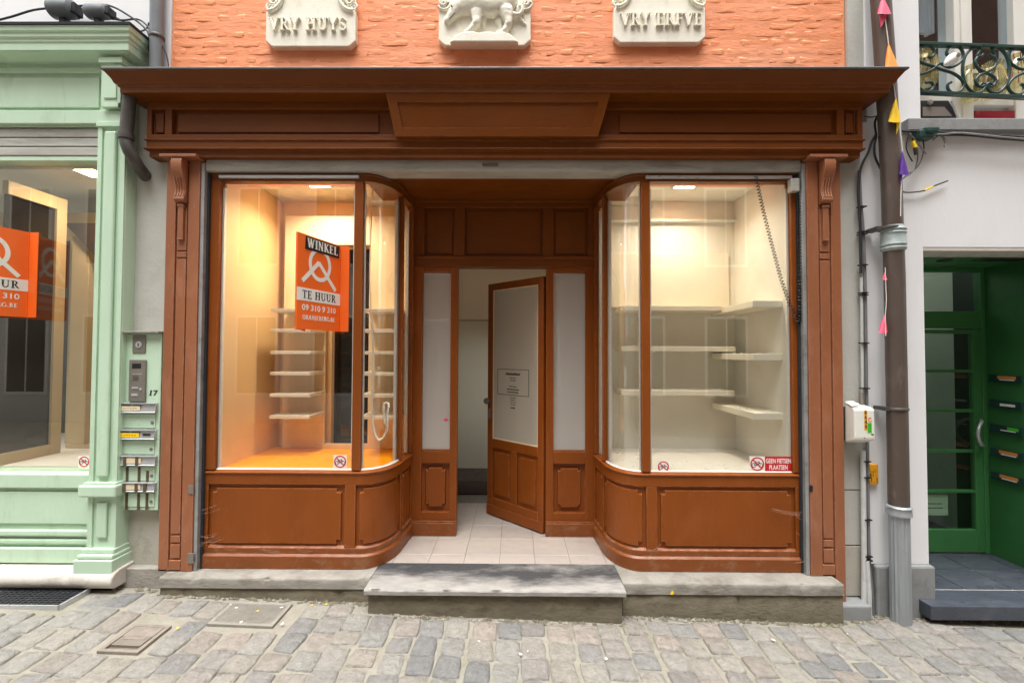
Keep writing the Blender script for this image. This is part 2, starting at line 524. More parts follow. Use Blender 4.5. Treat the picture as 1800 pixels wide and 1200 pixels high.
M['white_wall'] = pmat('white_render', (230, 231, 232), 0.8, 0.02, 3, 0.10, 60, dirt=(200, 198, 190), dirt_amt=0.4, dirt_scale=2.6, dirt_lo=0.52, dirt_hi=0.85, stretch=(1, 1, 0.35))
M['stone'] = pmat('grey_plinth_stone', (146, 142, 133), 0.8, 0.16, 7, 0.5, 38, dirt=(98, 92, 78), dirt_amt=0.75, dirt_scale=5, dirt_lo=0.48, dirt_hi=0.72, stretch=(1, 1, 1.8))
M['stone_low'] = pmat('dirty_plinth_stone', (122, 114, 96), 0.88, 0.18, 7, 0.5, 30, dirt=(72, 66, 50), dirt_amt=0.75, dirt_scale=7, dirt_lo=0.45, dirt_hi=0.7, stretch=(1, 1, 2.4))
M['stone_pale'] = pmat('pale_sill_stone', (200, 194, 184), 0.75, 0.08, 6, 0.25, 35, dirt=(140, 130, 116), dirt_amt=0.6, dirt_scale=8)
M['step_top'] = pmat('worn_step_stone', (152, 149, 144), 0.75, 0.16, 14, 0.5, 60, dirt=(48, 49, 52), dirt_amt=0.95, dirt_scale=2.4, dirt_lo=0.42, dirt_hi=0.66, stretch=(0.7, 1.6, 1))
M['blue_stone'] = pmat('blue_grey_stone', (140, 142, 142), 0.6, 0.10, 6, 0.15, 40, dirt=(96, 92, 84), dirt_amt=0.5, dirt_scale=6)
M['slate'] = pmat('slate_tile', (70, 75, 84), 0.36, 0.16, 7, 0.12, 50, dirt=(130, 132, 136), dirt_amt=0.3, dirt_scale=9, stretch=(0.6, 1.6, 1))
M['grout'] = pmat('light_grout', (190, 188, 182), 0.9, 0.08, 12, 0.2, 60)
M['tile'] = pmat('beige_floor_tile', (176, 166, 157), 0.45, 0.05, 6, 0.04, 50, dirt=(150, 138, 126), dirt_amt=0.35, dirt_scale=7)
M['hall_tile'] = pmat('shaded_hall_tile', (118, 112, 106), 0.5, 0.06, 6)  # copy of the floor tile, darkened to paint in the hall's shade
M['tile_joint'] = pmat('tile_joint', (150, 140, 130), 0.9, 0.1, 20)
M['cream'] = pmat('cream_wall_paint', (228, 225, 214), 0.6, 0.04, 2.0, 0.05, 40, dirt=(206, 176, 132), dirt_amt=0.35, dirt_scale=1.6)
M['cream_bounce'] = pmat('cream_paint_with_bounce', (234, 202, 150), 0.6, 0.06, 1.5, 0.05, 40, dirt=(212, 170, 116), dirt_amt=0.5, dirt_scale=1.3)  # cream walls with the orange floor's bounce light put into the colour
M['cream_board'] = pmat('pale_wood_board', (226, 208, 174), 0.5, 0.06, 3, 0.03, 40, stretch=(4, 4, 0.3))
M['plaster'] = pmat('rough_ceiling_plaster', (222, 204, 170), 0.8, 0.16, 9, 0.5, 22, dirt=(170, 138, 96), dirt_amt=0.5, dirt_scale=7)
M['orange_floor'] = pmat('orange_floor_paint', (255, 164, 4), 0.4, 0.05, 4, 0.03, 40)
M['white_paint'] = pmat('white_gloss_paint', (232, 230, 222), 0.4, 0.03, 4)
M['hall_wall'] = pmat('hall_white_wall', (222, 218, 200), 0.6, 0.03, 2)
M['dark_room'] = pmat('dark_interior', (30, 28, 26), 0.6, 0.2, 4)
M['dark_gloss'] = pmat('dark_glossy_panel', (26, 22, 20), 0.12, 0.2, 4)
M['shelf_white'] = pmat('cream_shelf', (234, 226, 206), 0.5, 0.04, 5)
M['cream_floor'] = pmat('cream_display_floor', (224, 216, 202), 0.5, 0.06, 3, 0.03, 40, dirt=(196, 176, 150), dirt_amt=0.4, dirt_scale=3)
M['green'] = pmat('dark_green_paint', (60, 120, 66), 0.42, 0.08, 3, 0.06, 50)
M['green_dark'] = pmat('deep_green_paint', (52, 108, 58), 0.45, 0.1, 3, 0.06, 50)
M['iron_green'] = pmat('wrought_iron_green', (30, 62, 56), 0.38, 0.15, 8, 0.06, 60)
M['pipe_grey'] = pmat('grey_pvc_pipe', (110, 116, 120), 0.45, 0.08, 5, dirt=(150, 150, 148), dirt_amt=0.3)
M['pipe_dark'] = pmat('dark_iron_pipe', (74, 70, 66), 0.5, 0.15, 6, 0.1, 40, dirt=(120, 112, 100), dirt_amt=0.4)
M['pipe_brown'] = pmat('brown_zinc_pipe', (86, 74, 66), 0.42, 0.12, 6, 0.06, 40, dirt=(128, 116, 106), dirt_amt=0.45, dirt_scale=12, dirt_lo=0.58, stretch=(1, 1, 0.4))
M['galv'] = pmat('galvanised_pipe', (158, 164, 168), 0.4, 0.12, 8, 0.05, 40, metal=0.35, dirt=(190, 196, 198), dirt_amt=0.4, stretch=(2, 2, 0.3))
M['strap'] = pmat('weathered_pipe_collar', (160, 170, 168), 0.55, 0.18, 18, 0.2, 50, dirt=(96, 140, 142), dirt_amt=0.5, dirt_scale=16)
M['conduit'] = pmat('pale_conduit', (196, 198, 196), 0.5, 0.06, 6, dirt=(140, 138, 130), dirt_amt=0.35)
M['conduit_grey'] = pmat('grey_conduit', (118, 120, 122), 0.5, 0.08, 6)
M['cable'] = pmat('black_cable', (36, 35, 36), 0.5, 0.2, 9)
M['cable_grey'] = pmat('grey_cable', (140, 138, 140), 0.5, 0.1, 9)
M['meter'] = pmat('white_meter_plastic', (228, 228, 218), 0.4, 0.03, 6, dirt=(196, 190, 170), dirt_amt=0.3)
M['brass_yellow'] = pmat('yellow_sign_plastic', (226, 160, 28), 0.45, 0.06, 8)
M['sticker_green'] = pmat('green_sticker', (70, 190, 40), 0.5, 0.05, 8)
M['red'] = pmat('red_print', (196, 24, 40), 0.45, 0.04, 8)
M['white_print'] = pmat('white_print', (236, 234, 228), 0.45, 0.02, 8)
M['ink'] = pmat('black_print', (22, 20, 22), 0.5, 0.05, 8)
M['sign_orange'] = pmat('orange_sign_board', (246, 108, 32), 0.42, 0.03, 5)
M['gun_metal'] = pmat('bronze_grey_metal', (128, 122, 114), 0.4, 0.08, 8, metal=0.3)
M['alu'] = pmat('brushed_aluminium', (196, 198, 200), 0.35, 0.06, 12, metal=0.5, stretch=(0.3, 1, 3))
M['letter_tape'] = pmat('brown_tape', (88, 72, 54), 0.7, 0.2, 20)
M['rust'] = pmat('rusty_cast_iron', (130, 122, 113), 0.75, 0.16, 14, 0.3, 60, dirt=(158, 146, 132), dirt_amt=0.6, dirt_scale=18)
M['cast'] = pmat('dusty_cast_iron', (140, 136, 127), 0.8, 0.14, 14, 0.3, 60, dirt=(112, 104, 92), dirt_amt=0.5, dirt_scale=16)
M['lid'] = pmat('dark_cover_lid', (104, 97, 86), 0.9, 0.15, 14, 0.3, 60)  # lid tone darker than the ribs above it
M['grate'] = pmat('dark_steel_grating', (70, 72, 76), 0.5, 0.12, 14, metal=0.4)
M['void'] = pmat('dark_void', (14, 13, 12), 0.9, 0.2, 8)
M['opp_brick'] = pmat('brown_brick_front', (118, 84, 70), 0.85, 0.15, 9, 0.3, 40, stretch=(0.4, 1, 2.5))
M['opp_plaster'] = pmat('pale_plaster_front', (200, 196, 188), 0.8, 0.05, 2)
M['coir'] = pmat('dark_doormat', (54, 36, 30), 0.95, 0.2, 30, 0.4, 90)
M['bead'] = pmat('white_rope', (236, 226, 206), 0.6, 0.08, 30)
M['dark_wood'] = pmat('dark_brown_fabric', (58, 44, 34), 0.8, 0.2, 6, 0.2, 30)
M['glass'] = glass_mat('window_glass')
M['frosted'] = glass_mat('filmed_glass', film=0.82, filmcol=(196, 190, 182))
M['door_glass'] = glass_mat('hazy_door_glass', film=0.68, filmcol=(200, 192, 178))
M['green_glass'] = glass_mat('greenish_door_glass', tint=(0.78, 0.88, 0.80), f0=0.06)
M['tan'] = pmat('tan_frame_paint', (184, 160, 122), 0.55, 0.06, 3)
M['web'] = pmat('dusty_web', (170, 146, 128), 0.9, 0.1, 20)
M['label_orange'] = pmat('amber_label', (216, 140, 62), 0.5, 0.05, 8)
M['upper_glass'] = glass_mat('sash_glass', tint=(0.8, 0.86, 0.9), f0=0.11, gain=0.8)
M['lamp'] = emit_mat('lamp_diffuser', (1.0, 0.80, 0.54), 22.0)
def flagm(n, c): return pmat(n, c, 0.6, 0.06, 10)
M['flag_pink'] = flagm('pink_pennant_cloth', (240, 100, 130))
M['flag_orange'] = flagm('orange_pennant_cloth', (248, 156, 70))
M['flag_yellow'] = flagm('yellow_pennant_cloth', (250, 206, 20))
M['flag_purple'] = flagm('purple_pennant_cloth', (84, 36, 140))
M['cello'] = glass_mat('yellowish_cellophane', tint=(0.95, 0.92, 0.72), f0=0.08, film=0.25, filmcol=(220, 208, 150))
M['pink_glass'] = glass_mat('red_tinted_panel', tint=(0.85, 0.3, 0.36), f0=0.05, film=0.6, filmcol=(190, 70, 84))

def random_tone(mat, stops, amount=1.0):
    """multiply a per-piece tone into the base colour (object random + island random)"""
    nt = mat.node_tree
    b = nt.nodes['Principled BSDF']
    src = b.inputs['Base Color'].links[0].from_socket
    oi = nd(nt, 'ShaderNodeObjectInfo')
    ge = nd(nt, 'ShaderNodeNewGeometry')
    ad = nd(nt, 'ShaderNodeMath', operation='ADD')
    nt.links.new(oi.outputs['Random'], ad.inputs[0])
    nt.links.new(ge.outputs['Random Per Island'], ad.inputs[1])
    fr = nd(nt, 'ShaderNodeMath', operation='FRACT')
    nt.links.new(ad.outputs[0], fr.inputs[0])
    c = ramp(nt, fr.outputs[0], stops)
    out = mixc(nt, src, c, amount, 'MULTIPLY')
    nt.links.new(out, b.inputs['Base Color'])

M['cobble'] = pmat('granite_cobble', (180, 178, 173), 0.62, 0.18, 24, 1.0, 48, spec=0.4, dirt=(142, 142, 140), dirt_amt=0.55, dirt_scale=26, bdist=0.016)
random_tone(M['cobble'], [(0.0, lin((172, 174, 177))), (0.18, lin((205, 204, 200))), (0.36, lin((210, 200, 192))), (0.55, lin((188, 189, 190))), (0.75, lin((208, 206, 199))), (0.9, lin((196, 189, 183))), (1.0, lin((168, 170, 174)))])
M['sand'] = pmat('sandy_joint_fill', (146, 142, 130), 0.95, 0.12, 14, 0.9, 70, dirt=(116, 118, 82), dirt_amt=0.6, dirt_scale=3.0, bdist=0.01)
random_tone(M['brick'], [(0.0, (0.92, 0.90, 0.88)), (0.5, (1, 1, 1)), (1.0, (0.96, 0.93, 0.9))])
random_tone(M['tile'], [(0.0, (0.95, 0.95, 0.95)), (1.0, (1, 1, 1))])
random_tone(M['slate'], [(0.0, (0.86, 0.87, 0.9)), (1.0, (1, 1, 1))])

def wear_by_y(mat, y0, y1, amt):
    """foot traffic keeps the front edge of the step pale: shift the stain mask along y"""
    nt = mat.node_tree
    rn = [n for n in nt.nodes if n.type == 'VALTORGB' and abs(n.color_ramp.elements[0].position - 0.42) < 1e-3][0]
    src = rn.inputs[0].links[0].from_socket
    ge = nd(nt, 'ShaderNodeNewGeometry')
    sx = nd(nt, 'ShaderNodeSeparateXYZ')
    nt.links.new(ge.outputs['Position'], sx.inputs[0])
    mr = nd(nt, 'ShaderNodeMapRange')
    mr.inputs[1].default_value, mr.inputs[2].default_value = y0, y1
    mr.inputs[3].default_value, mr.inputs[4].default_value = -amt, amt
    nt.links.new(sx.outputs['Y'], mr.inputs[0])
    ad = nd(nt, 'ShaderNodeMath', operation='ADD')
    nt.links.new(src, ad.inputs[0])
    nt.links.new(mr.outputs[0], ad.inputs[1])
    nt.links.new(ad.outputs[0], rn.inputs[0])
wear_by_y(M['step_top'], -0.27, -0.04, 0.15)

def edge_wear_highlight(mat, col, amt, radius=0.011):
    """rubbed paint and edge highlights put into the colour, broken up by noise"""
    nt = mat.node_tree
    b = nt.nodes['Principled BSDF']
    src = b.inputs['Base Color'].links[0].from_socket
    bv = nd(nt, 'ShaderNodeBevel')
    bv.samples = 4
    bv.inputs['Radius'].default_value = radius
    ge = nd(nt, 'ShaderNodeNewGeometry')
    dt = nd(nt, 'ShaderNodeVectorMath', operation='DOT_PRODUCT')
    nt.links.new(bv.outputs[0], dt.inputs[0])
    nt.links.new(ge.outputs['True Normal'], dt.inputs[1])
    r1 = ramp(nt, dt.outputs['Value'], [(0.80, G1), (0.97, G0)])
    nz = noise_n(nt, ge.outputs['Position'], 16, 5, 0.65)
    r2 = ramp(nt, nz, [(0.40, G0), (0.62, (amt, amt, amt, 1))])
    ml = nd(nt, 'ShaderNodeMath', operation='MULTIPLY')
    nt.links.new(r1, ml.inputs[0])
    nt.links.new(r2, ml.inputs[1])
    out = mixc(nt, src, lin(col), ml.outputs[0])  # lighter colour along the arrises: rubbed paint plus painted highlights
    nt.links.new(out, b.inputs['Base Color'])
edge_wear_highlight(M['brown'], (196, 136, 104), 0.75)
edge_wear_highlight(M['brown_base'], (206, 160, 134), 0.8)
edge_wear_highlight(M['brown_top'], (160, 100, 66), 0.6)
edge_wear_highlight(M['brown_side'], (206, 158, 132), 0.75)
edge_wear_highlight(M['mint'], (222, 234, 216), 0.7)
edge_wear_highlight(M['green'], (110, 160, 112), 0.5)

# ================================================================== STREET
street_mb = MB()
nx, ny = 40, 16
gx = [-16 + 32 * i / nx for i in range(nx + 1)]
gy = [-6.6 + 6.9 * j / ny for j in range(ny + 1)]
street_mb.add([(x, y, ground_z(x) - 0.012) for y in gy for x in gx],
              [(j * (nx + 1) + i, j * (nx + 1) + i + 1, (j + 1) * (nx + 1) + i + 1, (j + 1) * (nx + 1) + i) for j in range(ny) for i in range(nx)])
street = structure(street_mb.build('street', M['sand']))
base_mb = MB()
base_mb.box(-60, 60, -60, 40, -0.62, -0.5)
structure(base_mb.build('ground', M['sand']))

def cobble_mesh(seed, w, l):
    """one worn sett: irregular outline, crowned pitted top, dropped skirt"""
    rnd = random.Random(seed)
    T = [0.0, .055, .28, .5, .72, .945, 1.0]
    n = 6
    vs, fs = [], []
    off = Vector((seed * 3.1, seed * 1.7, 0))
    cor = [(rnd.uniform(-.055, .055) * w, rnd.uniform(-.06, .06) * l) for _ in range(4)]
    def pos(u, v):
        bx = sum(c[0] * k for c, k in zip(cor, ((1 - u) * (1 - v), u * (1 - v), u * v, (1 - u) * v)))
        by = sum(c[1] * k for c, k in zip(cor, ((1 - u) * (1 - v), u * (1 - v), u * v, (1 - u) * v)))
        a, b = u * 2 - 1, v * 2 - 1
        k = 1 - 0.06 * (abs(a) ** 3) * (abs(b) ** 3)
        return a * w / 2 * k + bx, b * l / 2 * k + by
    for j in range(n + 1):
        for i in range(n + 1):
            u, v = T[i], T[j]
            x, y = pos(u, v)
            e = max(abs(u * 2 - 1), abs(v * 2 - 1))
            z = -0.007 * (e > .99) - .0015 * e * e + 0.0045 * mnoise.noise(off + Vector((x * 14, y * 14, 0)))
            vs.append((x + 0.004 * mnoise.noise(off + Vector((x * 34, y * 34, 4))), y, z))
    for j in range(n):
        for i in range(n):
            fs.append((j * (n + 1) + i, j * (n + 1) + i + 1, (j + 1) * (n + 1) + i + 1, (j + 1) * (n + 1) + i))
    rim = [i for i in range(n + 1)] + [(j + 1) * (n + 1) - 1 for j in range(1, n + 1)] + [n * (n + 1) + i for i in range(n - 1, -1, -1)] + [j * (n + 1) for j in range(n - 1, 0, -1)]
    o = len(vs)
    for k in rim:
        vs.append((vs[k][0] * 1.04, vs[k][1] * 1.04, vs[k][2] - 0.030))
    for k in range(len(rim)):
        l2 = (k + 1) % len(rim)
        fs.append((rim[l2], rim[k], o + k, o + l2))
    return vs, fs

VAR = []
for s in range(12):
    vs, fs = cobble_mesh(s + 1, 1.0 * 0.143, 0.132 + 0.008 * (s % 4))
    me = bpy.data.meshes.new('cobblestone')
    me.from_pydata(vs, [], fs)
    me.materials.append(M['cobble'])
    me.polygons.foreach_set('use_smooth', [True] * len(me.polygons))
    VAR.append((me, vs, fs))

# things sunk into the paving keep the setts away: (x0, x1, y0, y1)
def ground_pt(px, py):
    Y = -0.5
    for _ in range(12):
        d = CROT @ Vector(((px - 900) / 800, -(py - 600) / 800, -1))
        p0 = CAM + d * ((Y - CAM.y) / d.y)
        t = (ground_z(p0.x) - CAM.z) / d.z
        p = CAM + d * t
        Y = p.y
    return p

c1a, c1b = ground_pt(165, 1142), ground_pt(288, 1098)      # rusty drain cover
c2a, c2b = ground_pt(362, 1096), ground_pt(512, 1058)      # dusty cast cover
COVER1 = (ground_pt(165, 1143).x + 0.02, ground_pt(240, 1149).x, ground_pt(200, 1146).y, ground_pt(240, 1097).y)
COVER2 = (ground_pt(362, 1098).x, ground_pt(480, 1100).x, ground_pt(420, 1099).y, ground_pt(440, 1058).y)
GRATE = (-4.6, -2.70, -0.36, -0.13)
def wall_line(x):
    if x < -2.62: return -0.17
    if x < -2.33: return -0.075
    if x < -0.95: return -0.150
    if x < 0.71: return -0.262
    if x < 2.12: return -0.175
    if x < 2.35: return -0.11
    if x < 2.80: return -0.055
    return -0.13

setts, far = [], MB()
pitch = 0.1525
ncol = int(14.5 / pitch)
for ci in range(ncol):
    x = -7.2 + ci * pitch
    rnd = random.Random(ci * 17 + 3)
    y = wall_line(x) - rnd.uniform(0.0, 0.05)
    wob = rnd.uniform(0, 6)
    while y > -6.3:
        k = rnd.randrange(12)
        L = (0.132 + 0.008 * (k % 4))
        s = rnd.uniform(0.92, 1.16) if x > -1.6 else rnd.uniform(1.0, 1.38)
        Ls = L * s
        cy = y - Ls / 2
        y -= Ls + rnd.uniform(0.004, 0.014)
        cx = x + 0.014 * math.sin(cy * 2.3 + wob * 0.3) + rnd.uniform(-.004, .004)
        hit = False
        for (a, b, c, d) in (COVER1, COVER2, GRATE):
            if cx + 0.036 > a and cx - 0.036 < b and cy + Ls * 0.27 > c and cy - Ls * 0.27 < d: hit = True
        if hit: continue
        wx = rnd.uniform(0.93, 1.05)
        if rnd.random() < 0.07: wx *= 0.9
        tone = rnd.random()
        rot = rnd.uniform(-.035, .035)
        tilt = (rnd.uniform(-.035, .035), rnd.uniform(-.02, .02) + 0.035)
        z = ground_z(cx) + rnd.uniform(-.005, .004)
        setts.append((k, cx, cy, z, wx, s, rot, tilt))
def vis_key(t):
    d = Vector((t[1], t[2], t[3])) - CAM
    l = CROT.transposed() @ d
    if l.z > -0.2: return 1e9
    px, py = 900 + 800 * l.x / -l.z, 600 - 800 * l.y / -l.z
    ins = -40 < px < 1840 and py < 1240
    return (-l.z) + (0 if ins else 50)
setts.sort(key=vis_key)
for i, (k, cx, cy, z, wx, s, rot, tilt) in enumerate(setts):
    mt = Matrix.Translation((cx, cy, z)) @ Matrix.Rotation(rot, 4, 'Z') @ Matrix.Rotation(tilt[0], 4, 'X') @ Matrix.Rotation(tilt[1], 4, 'Y') @ Matrix.Diagonal((wx, s, 1, 1))
    if i < 300:
        o = bpy.data.objects.new('cobblestone', VAR[k][0])
        COL.objects.link(o)
        o.parent = street
        o.matrix_basis = mt
    else:
        far.add([mt @ Vector(v) for v in VAR[k][1]], VAR[k][2])
fo = far.build('cobblestone_paving', M['cobble'], street, smooth=60)
stuff(fo)

# drain covers ------------------------------------------------------
def cover(rect, name, mat, label, ribs, cat='drain cover'):
    x0, x1, y0, y1 = rect
    cx, cy = (x0 + x1) / 2, (y0 + y1) / 2
    z = ground_z(cx) + .003
    t = thing(name, (cx, cy, z), label, cat)
    k = -0.032
    def fm(p):
        return Vector((p.x, p.y, z + p.z + (p.x - cx) * k))
    f = MB(fm)
    w = 0.022
    f.box(x0, x1, y0, y0 + w, -.04, 0.002); f.box(x0, x1, y1 - w, y1, -.04, 0.002)
    f.box(x0, x0 + w, y0 + w, y1 - w, -.04, 0.002); f.box(x1 - w, x1, y0 + w, y1 - w, -.04, 0.002)
    f.build('frame', mat, t, bevel=0.002)
    p = MB(fm)
    p.box(x0 + w, x1 - w, y0 + w, y1 - w, -.04, -0.012)
    p.build('lid', M['lid'], t)
    r = MB(fm)
    if ribs == 'bars':
        n = 13
        for i in range(n):
            a = x0 + w + 0.008 + (x1 - x0 - 2 * w - 0.016) * (i + 0.5) / n
            r.box(a - 0.0048, a + 0.0048, y0 + w + 0.03, y1 - w - 0.09, -0.012, 0.002)
        r.box(x0 + w + .004, x1 - w - .004, y1 - w - .088, y1 - w - .004, -0.012, 0.002); r.box(x0 + w + .03, x1 - w - .03, y0 + .10, y0 + .125, -0.006, 0.004)
    else:
        nx_, ny_ = 24, 16
        for i in range(nx_):
            for j in range(ny_):
                a = x0 + w + (x1 - x0 - 2 * w) * (i + 0.5) / nx_
                b = y0 + w + (y1 - y0 - 2 * w) * (j + 0.5) / ny_
                r.box(a - 0.006, a + 0.006, b - 0.0045, b + 0.0045, -0.012, 0.001)
    stuff(r.build('tread_pattern', mat, t))
    return t
cover(COVER1, 'drain_cover', M['rust'], 'rusty rectangular ribbed drain cover among the cobbles in front of the mint shopfront corner', 'bars')
cover(COVER2, 'inspection_cover', M['cast'], 'dusty studded cast iron inspection cover at the foot of the stone plinth', 'studs', 'inspection cover')

# cellar grating --------------------------------------------------------
gz = ground_z(-3.2)
t = thing('cellar_grating', (-3.3, -0.25, gz), 'dark steel cellar grating in the pavement under the pale stone sill', 'grating')
g = MB()
for i in range(46):
    a = -4.4 + i * 0.035
    if a < -2.78: g.box(a, a + 0.006, -0.335, -0.15, gz - 0.03, gz + 0.0)
stuff(g.build('grating_bars', M['grate'], t))
g = MB()
for j in range(9):
    b = -0.33 + j * 0.022
    g.box(-4.4, -2.78, b, b + 0.005, gz - 0.028, gz - 0.001)
stuff(g.build('cross_bars', M['grate'], t))
g = MB()
g.box(-4.4, -2.77, -0.345, -0.336, gz - .04, gz + .006); g.box(-2.772, -2.76, -0.335, -0.14, gz - .04, gz + .006)
g.build('frame', M['alu'], t)
g = MB()
g.box(-4.4, -2.74, -0.36, -0.13, gz - .35, gz - 0.05)
g.build('pit', M['void'], t)

# ================================================================== SHOPFRONT
shop = thing('shopfront', (XC2 / 2, 0, 0), 'brown painted wooden shopfront with two curved display windows and a recessed door', 'shopfront')

# --- plinth and step (stone) : own things
t = thing('stone_plinth', (-1.6, -0.1, -0.1), 'grey stone plinth course running under the left curved display window', 'plinth')
m = MB(); m.rough_bar(-2.315, -0.938, -0.140, 0.30, -0.066, 0.0, 70); m.build('coping', M['stone'], t, smooth=50)
m = MB(); m.rough_bar(-2.315, -0.938, -0.130, 0.30, -0.35, -0.068, 70, .010, .006); m.build('base_course', M['stone_low'], t, smooth=50)
t = thing('stone_plinth', (1.4, -0.1, -0.1), 'grey stone plinth course with a yellow spot under the right display window', 'plinth')
m = MB(); m.rough_bar(0.695, 2.105, -0.168, 0.30, -0.070, 0.0, 70); m.build('coping', M['stone'], t, smooth=50)
m = MB(); m.rough_bar(0.695, 2.105, -0.158, 0.30, -0.45, -0.072, 70, .010, .006); m.build('base_course', M['stone_low'], t, smooth=50)
t = thing('door_step', (-.12, -.15, -.1), 'worn dark stained stone doorstep in front of the recessed shop door', 'doorstep')
m = MB(); m.rough_bar(-0.934, 0.691, -0.272, 0.091, -0.032, -0.001, 80, .004, .012); m.build('tread', M['step_top'], t, smooth=50)
m = MB(); m.rough_bar(-0.915, 0.672, -0.243, 0.091, -0.40, -0.033, 80, .010, .004); m.build('riser', M['stone_low'], t, smooth=50)
s = MB(); px = P3(1181, 1041, -0.17)
s.lathe([(0.014, -0.002), (0.014, 0.003), (0.004, 0.0035)], (px.x, -0.1665, px.z), 'y', 14)
tag(s.build('yellow_sticker', M['flag_yellow']), 'small round yellow sticker on the front of the stone plinth', 'sticker')

# --- entrance floor tiles
ef = MB(); ef.box(-1.05, 0.85, 0.092, 2.8, -0.05, -0.004)
ef = structure(ef.build('entrance_floor', M['tile_joint']))
tm = MB(); tm.box(-0.1228, 0.1228, -0.1413, 0.1413, -0.004, 0.0)
tile0 = tm.build('tile', M['tile'], ef, bevel=0.0015, seg=1)
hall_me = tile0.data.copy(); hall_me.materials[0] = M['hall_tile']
first = True
for j in range(10):
    for i in range(8):
        x = -0.98 + i * 0.25
        y = 0.0865 + j * 0.285
        if first:
            tile0.location = (x, .160, 0); tile0.scale = (1, .478, 1); first = False
        else:
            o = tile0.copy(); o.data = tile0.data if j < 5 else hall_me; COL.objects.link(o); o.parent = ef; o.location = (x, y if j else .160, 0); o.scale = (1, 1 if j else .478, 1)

# --- bays
def make_bay(side):
    fm = mir if side == 'r' else None
    def mk(): return MB(fm)
    path = [(-2.145, 0.0), (-1.055, 0.0)] + arc_pts(-1.055, 0.32, 0.202, 0.32, -90, 0, 12)[1:] + [(-0.828, 0.60)]
    cum = [0.0]
    for a, b in zip(path, path[1:]): cum.append(cum[-1] + math.hypot(b[0] - a[0], b[1] - a[1]))
    S = cum[-1]
    sB, sC = cum[1], cum[-2]
    def at(s):
        s = max(0, min(S, s))
        for i in range(len(path) - 1):
            if s <= cum[i + 1] + 1e-9:
                k = (s - cum[i]) / (cum[i + 1] - cum[i])
                a, b = path[i], path[i + 1]
                return (a[0] + (b[0] - a[0]) * k, a[1] + (b[1] - a[1]) * k)
        return path[-1]
    def sub(s0, s1):
        pts = [at(s0)] + [path[i] for i in range(len(path)) if s0 + 1e-4 < cum[i] < s1 - 1e-4] + [at(s1)]
        return pts
    def norm(s):
        a, b = at(max(0, s - 0.01)), at(min(S, s + 0.01))
        d = Vector((b[0] - a[0], b[1] - a[1])).normalized()
        return d.y, -d.x
    pe = .088 if side == 'l' else .060
    # root part: recessed backing of the stall riser
    m = mk()
    m.sweep([(-.0200, 0.003), (-.0200, .632), (-.06, .632), (-.06, .003)], path)
    bay = m.build('bay_window', M['brown'], shop, label='%s curved bay of the shopfront' % ('left' if side == 'l' else 'right'))
    # base moulding
    m = mk()
    m.sweep([(-.029, .002), (.016, .002), (.016, .084), (.004, .097), (.0, .099), (-.029, .099)], sub(0, S - .004))
    m.build('base_moulding', M['brown_base'], bay, smooth=30, bevel=0.002)
    # rails and stiles
    m = mk()
    m.sweep([(-.029, .1005), (0.0, .1005), (0.0, .136), (-.029, .136)], path)
    m.build('bottom_rail', M['brown_base'], bay, smooth=30, bevel=0.002)
    m = mk()
    m.sweep([(-.029, .566), (0.0, .566), (0.0, .632), (.008, .640), (.008, .648), (-.02, .661), (-.06, .661), (-.06, .633), (-.029, .633)], path)
    m.build('sill_rail', M['brown'], bay, smooth=30, bevel=0.002)
    for (a, b) in ((0, .047), (.985, 1.058), (sC - .012, sC + .03), (S - .04, S - .002)):
        m = mk()
        m.sweep([(-.029, .1365), (-.001, .1365), (-.001, .5655), (-.029, .5655)], sub(a, b))
        m.build('stile', M['brown'], bay, smooth=30, bevel=0.002)
    # raised panels
    def panel(a, b, z0, z1, n, notch, bord=.006, gap=.024):
        nz = notch
        us = sorted(set([a + gap, a + gap + bord, a + gap + nz, a + gap + nz + bord, b - gap - nz - bord, b - gap - nz, b - gap - bord, b - gap] + [a + gap + nz + bord + (b - a - 2 * gap - 2 * nz - 2 * bord) * i / n for i in range(1, n)]))
        vv = [z0 + gap, z0 + gap + bord, z0 + gap + nz, z0 + gap + nz + bord, z1 - gap - nz - bord, z1 - gap - nz, z1 - gap - bord, z1 - gap]
        def h(u, v):
            e = 1e-5
            inx = a + gap + bord - e <= u <= b - gap - bord + e
            inv = z0 + gap + bord - e <= v <= z1 - gap - bord + e
            cu = u < a + gap + nz + bord - e or u > b - gap - nz - bord + e
            cv = v < z0 + gap + nz + bord - e or v > z1 - gap - nz - bord + e
            return .013 if inx and inv and not (cu and cv) else 0.0
        def P(u, v, hh):
            p = at(u); nn = norm(u)
            return (p[0] + nn[0] * (hh - .0192), p[1] + nn[1] * (hh - .0192), v)
        m = mk(); m.heightfield(us, vv, h, P)
        m.build('panel', M['brown'], bay)
        # cyma slip round the recess
        for (zz0, zz1) in ((z0 + .0005, z0 + .012), (z1 - .012, z1 - .0005)):
            m = mk()
            m.sweep([(-.0192, zz0), (-.006, zz0), (-.0185, zz1)] if zz0 < z0 + .005 else [(-.0192, zz0), (-.006, zz1), (-.0192, zz1)], sub(a, b))
            m.build('panel_moulding', M['brown'], bay, smooth=30)
    panel(.047, .985, .136, .566, 2, .028)
    panel(1.058, sC - .012, .136, .566, 12, .028)
    panel(sC + .03, S - .04, .136, .566, 2, .016)
    # glazing posts
    m = mk(); m.sweep([(-.05, .662), (0.002, .662), (0.002, 2.655), (-.05, 2.655)], sub(1.028, 1.087)); m.build('post', M['brown'], bay, bevel=0.004)
    m = mk(); m.sweep([(-.06, .662), (0.0, .662), (0.0, 2.66), (-.06, 2.66)], sub(0, pe)); m.build('post', M['brown'], bay, bevel=0.004)
    m = mk(); m.sweep([(-.04, .662), (0.0, .662), (0.0, 2.655), (-.04, 2.655)], sub(sC - .008, sC + .02)); m.build('post', M['brown'], bay, bevel=0.003)
